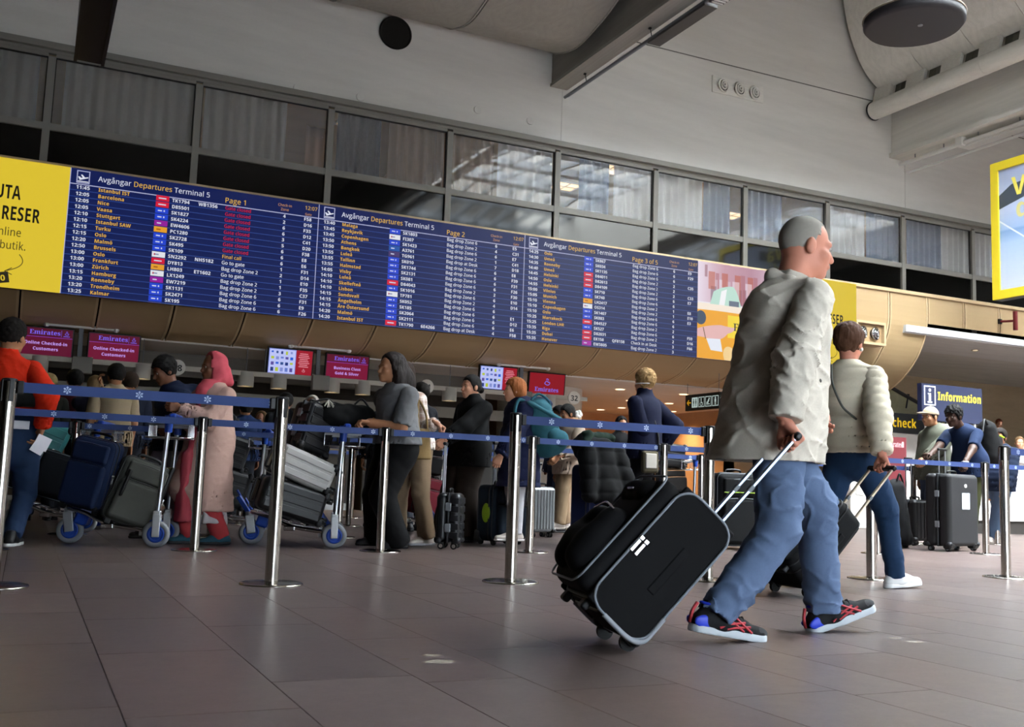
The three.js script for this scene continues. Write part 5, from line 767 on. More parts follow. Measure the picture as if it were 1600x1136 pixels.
function makePerson(o) {
  const S = (o.H ?? 1.7) / 1.72, base = V(o.pel.x, 0, o.pel.z), f = facing(o.yaw), left = UP.clone().cross(f), cf = facing(o.chestYaw ?? o.yaw), cl = UP.clone().cross(cf), fat = o.fat ?? 1, q = o.cell ?? 0.014, fem = o.fem ? 0.9 : 1;
  const g = thing('person', o.label, 'person', [base.x, 0, base.z], o.group), at = base;
  const pel = o.pel, nek = o.nek, J = { pel, nek };
  J.wai = pel.clone().lerp(nek, 0.34); J.che = pel.clone().lerp(nek, 0.72);
  for (const [n, s] of [['L', 1], ['R', -1]]) {
    J['sh' + n] = nek.clone().addScaledVector(cl, s * 0.172 * S * fem * (fat * 0.5 + 0.5)).add(V(0, -0.08 * S, 0)); J['hip' + n] = pel.clone().addScaledVector(left, s * 0.078 * S);
    const ft = o['foot' + n] ?? {}, fp = ft.p ?? pel.clone().addScaledVector(left, s * 0.1).setY(0), fd = facing(ft.yaw ?? o.yaw), lift = ft.lift ?? 0;
    const ank = fp.clone().add(V(0, 0.085 * S + lift, 0)); [J['kn' + n], J['an' + n]] = twoBone(J['hip' + n], ank, 0.43 * S, 0.41 * S, (ft.pole ?? f)); J['fd' + n] = fd; J['ft' + n] = ft;
    const hd = o['hand' + n], tgt = hd?.p ?? J['sh' + n].clone().add(V(0, -0.53 * S, 0)).addScaledVector(f, 0.06).addScaledVector(cl, s * 0.05);
    [J['el' + n], J['wr' + n]] = twoBone(J['sh' + n], tgt, 0.29 * S, 0.255 * S, hd?.pole ?? f.clone().multiplyScalar(-1).addScaledVector(cl, s * 0.4).add(V(0, -0.3, 0)));
  }
  // head frame
  const hy = (o.headYaw ?? o.yaw), hp = (o.headPitch ?? 0) * RAD, hf = facing(hy).multiplyScalar(Math.cos(hp)).add(V(0, Math.sin(hp), 0)), hl = UP.clone().cross(facing(hy)), hu = hf.clone().cross(hl), hs = S * (o.headScale ?? 1), hc = o.head, HX = [hl, hu, hf];
  const hp_ = (l, u, fw) => hc.clone().addScaledVector(hl, l * hs).addScaledVector(hu, u * hs).addScaledVector(hf, fw * hs), HR = (a) => a.map((v) => v * hs);
  const cran = (t = 0) => egg(hp_(0, 0.03, -0.012), HR([0.076 + t, 0.095 + t, 0.097 + t]), HX);
  const neckB = bone(nek.clone().add(V(0, -0.04 * S, 0)), hp_(0, -0.04, -0.025), 0.058 * S * (o.neck ?? fem), 0.055 * S * (o.neck ?? fem));
  const headP = [cran(), Object.assign(egg(hp_(0, -0.05, 0.03), HR([0.056, 0.066, 0.066]), HX), { k: 0.03 }), Object.assign(egg(hp_(0, -0.095, 0.066), HR([0.026, 0.022, 0.024]), HX), { k: 0.02 }),
    Object.assign(bone(hp_(0, 0.005, 0.088), hp_(0, -0.034, 0.106), 0.009 * hs, 0.0135 * hs), { k: 0.012 }), Object.assign(bone(hp_(-0.036, 0.016, 0.076), hp_(0.036, 0.016, 0.076), 0.014 * hs), { k: 0.02 }),
    Object.assign(bone(hp_(-0.017, -0.066, 0.09), hp_(0.017, -0.066, 0.09), 0.0085 * hs), { k: 0.01 }), Object.assign(egg(hp_(0.04, -0.03, 0.06), HR([0.025, 0.024, 0.025]), HX), { k: 0.02 }), Object.assign(egg(hp_(-0.04, -0.03, 0.06), HR([0.025, 0.024, 0.025]), HX), { k: 0.02 }), neckB];
  for (const s of [1, -1]) headP.push(Object.assign(egg(hp_(s * 0.078, -0.008, -0.01), HR([0.011, 0.034, 0.021]), HX), { k: 0.006 }));
  const socket = [egg(hp_(0.032, -0.001, 0.1), HR([0.017, 0.012, 0.018]), HX), egg(hp_(-0.032, -0.001, 0.1), HR([0.017, 0.012, 0.018]), HX)];
  const near = q < 0.012, hcell = near ? 0.0045 : q < 0.018 ? 0.0075 : 0.01;
  const geos = [soft(headP, hcell, { at, post: (d, x, y, z) => smax(d, -Math.min(socket[0](x, y, z), socket[1](x, y, z)), 0.008) })];
  // body
  const T = 0.136 * S * fat * fem, flatF = [cf, o.deep ?? 0.72], torso = [bone(pel.clone().add(V(0, 0.01, 0)), J.wai, T * 1.04, T * 0.96, { flat: [f, 0.78] }), bone(J.wai, J.che, T * 0.96, T * 1.04, { flat: flatF }), bone(J.shL, J.shR, 0.06 * S)];
  const ra = (o.arm ?? 1) * S * Math.sqrt(fat), rl = (o.leg ?? 1) * S * Math.sqrt(fat), limb = [neckB, ...torso];
  for (const n of ['L', 'R']) limb.push(bone(J['sh' + n], J['el' + n], 0.05 * ra, 0.041 * ra), bone(J['el' + n], J['wr' + n], 0.041 * ra, 0.027 * ra), bone(J['hip' + n], J['kn' + n], 0.082 * rl, 0.055 * rl, { k: 0.05 }), bone(J['kn' + n], J['an' + n], 0.052 * rl, 0.036 * rl));
  geos.push(soft(limb, Math.max(q, 0.016), { at }));
  for (const [n, s] of [['L', 1], ['R', -1]]) { const hd = o['hand' + n]; if (hd === null) continue; const fd = J['wr' + n].clone().sub(J['el' + n]).normalize(), d = hd?.d ?? fd.clone().lerp(V(0, -1, 0), 0.25).normalize(); let nn = hd?.n ?? cl.clone().multiplyScalar(-s).lerp(cf.clone().multiplyScalar(-1), 0.3); nn = nn.clone().sub(d.clone().multiplyScalar(nn.dot(d))).normalize(); const side = hd?.s ?? d.clone().cross(nn).multiplyScalar(-s); geos.push(soft(handPrims(J['wr' + n], d, nn, side, S * (o.handScale ?? 1), hd?.curl ?? 0.3), near ? 0.0035 : 0.006, { at })); }
  part('body', mergeGeometries(geos.map(clean)), o.skin, g);
  // eyes and brows
  if (o.face) for (const s of [1, -1]) { const e = part('eye', ball(0.0095 * hs, ...hp_(s * 0.032, -0.001, 0.081).sub(at).toArray()), mat(0x8f857c, 0.4), g); part('iris', ball(0.0062 * hs, ...hp_(s * 0.032, -0.001, 0.0855).sub(at).toArray()), mat(0x1c130d, 0.2), e); part('eyebrow', rod(hp_(s * 0.02, 0.021, 0.092).sub(at), hp_(s * 0.046, 0.02, 0.08).sub(at), 0.0035 * hs), o.hair?.m ?? mat(0x1a1410, 0.8), g); }
  // hair
  const hr = o.hair;
  if (hr) {
    const P = [cran(hr.t ?? 0.012)], type = hr.type;
    if (type === 'bob') P.push(Object.assign(egg(hp_(0, -0.03, -0.05), HR([0.088, 0.085, 0.07]), HX), { k: 0.03 }));
    if (type === 'full') P.push(Object.assign(egg(hp_(0, 0.055, -0.015), HR([0.09, 0.088, 0.102]), HX), { k: 0.03 }));
    if (type === 'bun') P.push(Object.assign(egg(hp_(0, -0.02, -0.125), HR([0.035, 0.035, 0.032]), HX), { k: 0.02 }));
    if (type === 'pony') P.push(Object.assign(bone(hp_(0, 0.0, -0.11), hp_(0, -0.16, -0.15), 0.03 * hs, 0.016 * hs), { k: 0.02 }));
    if (type === 'long') for (const l of hr.locks) P.push(Object.assign(bone(l[0], l[1], l[2], l[3], { flat: l[4] ? [l[4], 0.6] : undefined }), { k: 0.04 }));
    const lo = (hr.low ?? -0.07) - 0.012, hi = hr.front ?? 0.075, amp = hr.amp ?? 0.003, fq = hr.freq ?? 55, c0 = hc, slope = (hi - lo) / 0.175, longer = type === 'long';
    const post = (d, x, y, z) => { const px = x - c0.x, py = y - c0.y, pz = z - c0.z, u = (px * hu.x + py * hu.y + pz * hu.z) / hs, w = (px * hf.x + py * hf.y + pz * hf.z) / hs; const line = longer ? (w > 0.0 ? (hi - 0.12 + (w - 0.0) * 2.6) - u : -9) : lo + (hi - lo) * (() => { const q2 = Math.min(1, Math.max(0, (w + 0.03) / (hr.temple ?? 0.11))); return q2 * q2 * (3 - 2 * q2); })() - u; const e = d + amp * noise(x * fq, y * fq * (hr.stretch ?? 1), z * fq) + amp * 0.6 * noise(x * fq * 2.3, y * fq * 2.3 * (hr.stretch ?? 1), z * fq * 2.3); return Math.max(e, (line + 0.02 * noise(x * 60, y * 25, z * 60) + 0.012 * noise(x * 140, y * 60, z * 140)) * hs * 0.8); };
    part('hair', soft(P, near ? 0.004 : Math.max(0.006, q * 0.6), { at, post, pad: 0.03 }), hr.m, g);
  }
  // trousers
  if (o.legs) {
    const L = o.legs, lo = L.loose ?? 0.02, P = [bone(pel.clone().add(V(0, -0.02, 0)), J.wai.clone().lerp(pel, 0.35), T * 1.05 + lo * 0.6, T * 1.0 + lo * 0.4, { flat: [f, 0.82] })];
    for (const n of ['L', 'R']) { const kn = J['kn' + n], an = J['an' + n].clone().add(V(0, (L.cuff ?? 0.0) - 0.02, 0)); P.push(bone(J['hip' + n], kn, 0.086 * rl + lo, 0.058 * rl + lo * (L.knee ?? 1), { k: 0.04 }), bone(kn, an, 0.055 * rl + lo * (L.knee ?? 1), 0.04 * rl + lo * (L.hem ?? 1), { cut: true, k: 0.02 })); }
    const amp = L.amp ?? 0.005;
    part('trousers', soft(P, q, { at, post: (d, x, y, z) => d + amp * noise(x * 7, y * 5, z * 7) + amp * (0.3 + 1.2 * Math.exp(-Math.pow((y - 0.13) * 10, 2)) + 0.6 * Math.exp(-Math.pow((y - 0.5) * 9, 2))) * noise(x * 11 + y * 5, y * 17 + x * 8, z * 11) - (L.crease ?? 0) * (0.4 + Math.exp(-Math.pow((y - 0.14) * 9, 2)) + 0.8 * Math.exp(-Math.pow((y - 0.52) * 7, 2))) * Math.pow(Math.max(0, 1 - Math.abs(noise(x * 8 + y * 7, y * 9 - x * 6, z * 9)) * 4.5), 2), pad: 0.03 }), L.m, g);
  }
  // top
  if (o.top) {
    const t = o.top, lo = t.loose ?? 0.02, sl = t.sleeve ?? 1, P = [bone(pel.clone().add(V(0, 0.02, 0)), J.wai, T * 1.02 + lo * (t.waist ?? 1), T + lo * (t.waist ?? 1), { flat: [f, t.flat ?? 0.82], k: 0.05 }), bone(J.wai, J.che, T + lo * (t.waist ?? 1), T * 1.05 + lo, { flat: [cf, t.flat ?? 0.8], k: 0.05 }), bone(J.shL.clone().lerp(J.shR, 0.06), J.shR.clone().lerp(J.shL, 0.06), 0.058 * S + lo * 0.6, undefined, { k: 0.05 }), bone(nek.clone().add(V(0, -0.07 * S, 0)), J.che, 0.1 * S + lo * 0.4, 0.12 * S, { k: 0.05, flat: [cf, 0.8] })];
    if (t.collar !== 0) P.push(bone(nek.clone().add(V(0, -0.03, 0)), nek.clone().lerp(hc, t.collar ?? 0.35), 0.07 * S + lo * 0.4, 0.064 * S + lo * 0.3, { cut: true, k: 0.03 }));
    const arms = ['L', 'R'].map((n) => { const sh = J['sh' + n], el = J['el' + n], wr = J['wr' + n]; return sl >= 0.6 ? [bone(sh, el, 0.052 * ra + lo * 0.75, 0.046 * ra + lo, { k: 0.035 }), bone(el, el.clone().lerp(wr, (sl - 0.5) * 2 - 0.03), 0.046 * ra + lo, 0.034 * ra + lo * (t.cuffLoose ?? 0.8), { cut: true, k: 0.025 })] : [bone(sh, sh.clone().lerp(el, sl * 2), 0.054 * ra + lo * 0.6, 0.05 * ra + lo * 0.7, { cut: true, k: 0.03 })]; });
    if (t.joined) P.push(...arms.flat());
    const hem = t.hem ?? pel.y - 0.06; if (hem < pel.y - 0.02) { const c = pel.clone().addScaledVector(f, t.trail ?? 0); P.push(bone(pel.clone().add(V(0, 0.05, 0)), c.setY(hem - 0.1), T * 1.04 + lo, T * 1.05 + lo + (t.flare ?? 0.02), { flat: [f, t.skirtFlat ?? 0.85], k: 0.06 })); }
    if (o.legs) for (const n of ['L', 'R']) P.push(bone(J['hip' + n].clone().add(V(0, 0.03, 0)), J['kn' + n], 0.086 * rl + (o.legs.loose ?? 0.02) + 0.018, 0.058 * rl + (o.legs.loose ?? 0.02) + 0.024, { k: 0.08 }));
    for (const e of t.extra?.(J, f, left) ?? []) P.push(e);
    if (!t.joined) { const am = t.amp ?? 0.006, pu = t.quilt, qq = t.quiltAmp ?? 0.012; arms.forEach((A, i) => { const n = 'LR'[i], e0 = J['el' + n], ax = J['wr' + n].clone().sub(J['sh' + n]).normalize(), w0 = J['wr' + n]; part('sleeve', soft(A, q, { at, pad: 0.04, post: (d, x, y, z) => { const s = (x - e0.x) * ax.x + (y - e0.y) * ax.y + (z - e0.z) * ax.z, bend = Math.exp(-s * s * 90); let e = d + am * 0.6 * noise(x * 7, y * 5, z * 7) + am * (0.35 + 1.1 * bend) * noise(x * 9 + 3, (s + 0.5 * (x - z)) * 19, z * 9); if (t.crease) { const n1 = noise(x * 9, (s - 0.4 * (x + z)) * 13, z * 9), n2 = noise(x * 6 + 2, (s + 0.6 * (x - z)) * 17, z * 6); e -= t.crease * (0.6 + bend) * (Math.pow(Math.max(0, 1 - Math.abs(n1) * 5), 2) + Math.pow(Math.max(0, 1 - Math.abs(n2) * 5), 2)); } if (pu) e += qq * (0.5 - Math.pow(Math.abs(Math.sin(Math.PI * s / pu)), 0.55)); return Math.max(e, -Math.max(d + 0.013, -((x - w0.x) * ax.x + (y - w0.y) * ax.y + (z - w0.z) * ax.z) - 0.1)); } }), t.m, g); }); }
    const amp = t.amp ?? 0.006, quilt = t.quilt, qa = t.quiltAmp ?? 0.012;
    const post = (d, x, y, z) => {
      let e = d; const shell = d; if (quilt) e += qa * (0.55 - Math.pow(Math.abs(Math.sin(Math.PI * (y + 0.012 * noise(x * 5, y * 5, z * 5)) / quilt)), 0.55)); e += amp * noise(x * 7, y * 4.5, z * 7) + amp * 0.6 * noise(x * 9 + y * 7, y * 9, z * 9 - y * 5); if (t.crease) { const n1 = noise(x * 7 + y * 6, y * 4 - x * 3, z * 7), n2 = noise(x * 5 - y * 9, y * 6, z * 6 + 4.2); e -= t.crease * (Math.pow(Math.max(0, 1 - Math.abs(n1) * 5), 2) + 0.8 * Math.pow(Math.max(0, 1 - Math.abs(n2) * 5), 2)); }
      const cutY = hem - y; e = Math.max(e, cutY); if (t.hollow !== false) e = Math.max(e, -Math.max(shell + 0.016, y - hem - 0.16)); return e;
    };
    part(t.name ?? 'jacket', soft(P, q, { at, post, pad: 0.04 }), t.m, g, t.label);
  }
  // shoes
  if (o.shoes) for (const n of ['L', 'R']) {
    const ft = J['ft' + n], fd = J['fd' + n], fl = UP.clone().cross(fd), pitch = (ft.pitch ?? 0) * RAD, an = J['an' + n], len = 0.275 * S * (o.shoes.size ?? 1);
    const ff = fd.clone().multiplyScalar(Math.cos(pitch)).add(V(0, Math.sin(pitch), 0)), fu = ff.clone().cross(fl), c = an.clone().addScaledVector(fu, -0.085 * S); const Q = (a, u, l = 0) => c.clone().addScaledVector(ff, a * len).addScaledVector(fu, u * S).addScaledVector(fl, l * S);
    const up = [bone(Q(-0.2, 0.035), Q(0.1, 0.045), 0.037 * S, 0.042 * S, { flat: [fu, 1] }), bone(Q(0.1, 0.04), Q(0.62, 0.03), 0.043 * S, 0.036 * S, { flat: [fu, 0.75], k: 0.03 }), bone(Q(-0.12, 0.06), Q(-0.05, 0.105), 0.036 * S, 0.037 * S, { cut: true, k: 0.02 }), bone(Q(0.05, 0.075), Q(0.38, 0.045), 0.03 * S, 0.03 * S, { k: 0.02 })];
    const plane = (d, x, y, z) => Math.max(d, 0.018 * S - ((x - c.x) * fu.x + (y - c.y) * fu.y + (z - c.z) * fu.z));
    const sh = part('shoe', soft(up, near ? 0.005 : 0.009, { at, post: plane }), o.shoes.m, g, o.shoes.label);
    const th = (o.shoes.thick ?? 0.024) * S, so = [bone(Q(-0.2, 0.012), Q(0.18, 0.012), 0.04 * S, 0.04 * S), bone(Q(0.18, 0.012), Q(0.63, 0.014), 0.044 * S, 0.038 * S, { k: 0.02 })];
    part('sole', soft(so, near ? 0.005 : 0.009, { at, post: (d, x, y, z) => { const u = (x - c.x) * fu.x + (y - c.y) * fu.y + (z - c.z) * fu.z; return Math.max(d, u - th, -u); } }), o.shoes.sole, sh);
    o.shoes.extra?.(sh, Q, S, at, n, { ff, fu, fl, len });
  }
  J.hp = hp_; J.at = at; J.f = f; J.left = left; J.cf = cf; J.cl = cl; J.S = S; J.hs = hs; J.group = g; J.HX = HX; J.HR = HR; J.cran = cran; return J;
}
const hairM = (c, r = 0.75) => mat(c, r, 0, { specularIntensity: 0.35, bumpMap: weave, bumpScale: 0.002 });
const SK = { fair: skinTone(0xc08a6e), tan: skinTone(0x9a6a4c), brown: skinTone(0x6d4530), dark: skinTone(0x3a2419), rosy: skinTone(0xb87a64) };
const sh = (m, sole, size, extra, thick, label) => ({ m, sole, size, extra, thick, label });
// the grey haired man walking with the big suitcase
{
  const z = -3.36, trousers = fabric(0x586986, 0.85, 0.0006), coat = fabric(0xc0b8aa, 0.8, 0.0004), black = fabric(0x1b1b1d, 0.8), soleM = mat(0xaab0b5, 0.6), red = mat(0xa02a33, 0.55), blueM = mat(0x1f35b0, 0.45), lace = mat(0x0b0b0c, 0.8);
  const wr = MAN_HAND.clone().add(V(-0.045, 0.06, 0.0));
  const shoeDetail = (shoe, Q, S, at, n, { ff, fu, fl }) => {
    const p = (a, u, l) => Q(a, u, l).sub(at);
    for (const s of [1, -1]) {
      for (const pts of [[[0.08, 0.075, 0.03], [0.22, 0.05, 0.043], [0.34, 0.03, 0.046]], [[0.2, 0.08, 0.028], [0.32, 0.055, 0.041], [0.46, 0.03, 0.043]], [[0.0, 0.03, 0.045], [0.16, 0.05, 0.044], [0.36, 0.062, 0.036]], [[0.1, 0.03, 0.046], [0.24, 0.04, 0.045], [0.44, 0.05, 0.037]]]) part('stripe', tube(pts.map(([a, u, l]) => p(a, u, s * l)), 0.0045, 14, 6), red, shoe, 'red side stripe');
      part('heel_patch', soft([egg(Q(-0.17, 0.042, s * 0.031), [0.05, 0.026, 0.0085], [ff, fu, fl])], 0.005, { at }), blueM, shoe, 'blue heel patch');
    }
    part('heel_tab', tube([p(-0.335, 0.03, 0), p(-0.325, 0.07, 0), p(-0.27, 0.105, 0)], 0.007, 10, 6), red, shoe, 'red heel tab');
    part('collar_lining', tube([p(-0.22, 0.108, 0), p(-0.12, 0.104, 0.034), p(0.05, 0.1, 0.028), p(0.1, 0.1, 0), p(0.05, 0.1, -0.028), p(-0.12, 0.104, -0.034)], 0.006, 30, 6, true), blueM, shoe, 'blue collar lining');
    for (let i = 0; i < 4; i++) part('lace', tube([p(0.12 + i * 0.08, 0.1 - i * 0.011, 0.024), p(0.14 + i * 0.08, 0.113 - i * 0.011, 0), p(0.12 + i * 0.08, 0.1 - i * 0.011, -0.024)], 0.0035, 8, 5), lace, shoe);
    part('toe_cap', soft([egg(Q(0.6, 0.034, 0), [0.05, 0.024, 0.037], [ff, fu, fl])], 0.005, { at }), fabric(0x3a3b3d, 0.8), shoe);
  };
  const J = makePerson({
    label: 'grey haired man in a long beige coat striding with a black suitcase', cell: 0.0075, H: 1.78, yaw: 80, chestYaw: 84, headYaw: 72, headPitch: -6, face: true, skin: SK.rosy, fat: 1.0, neck: 1.15, headScale: 1.04,
    pel: atZ(1203, 652, z), nek: atZ(1232, 446, z), head: atZ(1259, 388, z),
    handR: { p: wr, d: V(0.55, -0.75, 0.1).normalize(), n: V(-0.6, -0.5, -0.1).normalize(), s: V(0.1, 0, -1), curl: 0.95, pole: V(-1, -0.2, 0.3) },
    handL: { p: atZ(1258, 640, -3.6), curl: 0.4 },
    footR: { p: atZ(1118, 985, -3.27).setY(0), yaw: 84, pitch: -9, lift: 0.025 }, footL: { p: atZ(1286, 985, -3.42).setY(0), yaw: 80, pitch: 18, lift: 0.01 },
    legs: { m: trousers, loose: 0.026, knee: 1.0, hem: 1.1, amp: 0.007, crease: 0.008 },
    top: { m: coat, name: 'coat', loose: 0.03, hem: 0.69, sleeve: 1, flare: 0.03, trail: -0.05, flat: 1.0, skirtFlat: 1.05, amp: 0.008, crease: 0.008, cuffLoose: 1.0, collar: 0.22, extra: (J, f, left) => [Object.assign(bone(J.nek.clone().addScaledVector(f, 0.085).addScaledVector(left, -0.08).add(V(0, -0.16, 0)), J.pel.clone().addScaledVector(f, 0.15).addScaledVector(left, -0.07).setY(0.6), 0.045, 0.055), { k: 0.05 })] },
    shoes: sh(black, soleM, 1.08, shoeDetail, 0.034), hair: { type: 'short', t: 0.003, m: hairM(0x918a81, 0.9), low: -0.03, front: 0.1, amp: 0.001, temple: 0.09 },
  });
  // collar, front edge, buttons
  const g = J.group, S = J.S, at = J.at, n = J.nek;
  part('coat_collar', soft([bone(n.clone().addScaledVector(J.f, -0.045).add(V(0, 0.0, 0.07)), n.clone().addScaledVector(J.f, -0.075).add(V(0, 0.035, 0)), 0.024, 0.026), bone(n.clone().addScaledVector(J.f, -0.075).add(V(0, 0.035, 0)), n.clone().addScaledVector(J.f, -0.045).add(V(0, 0, -0.07)), 0.026, 0.024), bone(n.clone().addScaledVector(J.f, -0.045).add(V(0, 0, 0.075)), n.clone().addScaledVector(J.f, 0.1).add(V(0, -0.07, 0.07)), 0.022, 0.018)], 0.006, { at }), coat, g);
  for (const [px, py] of [[1280, 595], [1276, 694]]) { const b = atZ(px, py, -3.2).sub(at); part('coat_button', ball(0.0105, b.x, b.y, b.z), mat(0x3c3833, 0.4), g, 'dark coat button'); }
}
// the woman in the cream quilted jacket
{
  const z = -5.0, jeans = fabric(0x1e3450, 0.85), puff = fabric(0xcfc5ae, 0.7, 0.0003), white = mat(0xd8d8d6, 0.6);
  const J = makePerson({
    label: 'woman in a cream quilted jacket pulling a black cabin suitcase', cell: 0.011, H: 1.68, yaw: 96, chestYaw: 112, headYaw: 112, headPitch: 0, skin: SK.rosy, fem: true, fat: 1.2,
    pel: atZ(1332, 705, z), nek: atZ(1325, 574, z), head: atZ(1327, 537, z),
    handR: { p: WOMAN_HAND.clone().add(V(-0.02, 0.06, 0.01)), d: V(0.35, -0.9, 0).normalize(), n: V(-0.7, -0.3, -0.1).normalize(), s: V(0.1, 0, -1), curl: 0.95, pole: V(-0.6, 0, 0.8) },
    handL: { p: atZ(1398, 690, -5.34), curl: 0.4, pole: V(-0.5, -0.4, -0.6) },
    footR: { p: V(5.02, 0, -4.93), yaw: 92, pitch: 3, lift: 0.005 }, footL: { p: V(4.36, 0, -5.14), yaw: 96, pitch: -30, lift: 0.07 },
    legs: { m: jeans, loose: 0.014, knee: 0.9, hem: 1.1, amp: 0.006, crease: 0.005 },
    top: { m: puff, loose: 0.03, hem: 0.83, sleeve: 1, quilt: 0.062, quiltAmp: 0.011, amp: 0.004, collar: 0.3, flare: 0.02 },
    shoes: sh(white, white, 1.05, null, 0.034), hair: { type: 'full', t: 0.014, m: hairM(0x4a2f20), low: -0.085, front: 0.06, amp: 0.006, freq: 40, stretch: 0.4 },
  });
  const g = J.group, at = J.at;
  part('crossbody_strap', tube([atZ(1299, 570, -4.93), atZ(1301, 600, -4.88), atZ(1316, 635, -4.855), atZ(1338, 655, -4.86)].map((p) => p.sub(at)), 0.007), mat(0x3a3a34, 0.7), g, 'thin dark strap'); part('earring', ball(0.012, ...J.hp(-0.082, -0.045, -0.0).sub(at).toArray()), mat(0xe2ddd2, 0.3), g, 'pearl earring');
  part('necklace', tube([J.hp(0.05, -0.14, -0.06), J.hp(0, -0.15, -0.085), J.hp(-0.05, -0.14, -0.06)].map((p) => p.sub(at)), 0.0035), mat(0xd9c9a0, 0.4), g);
}
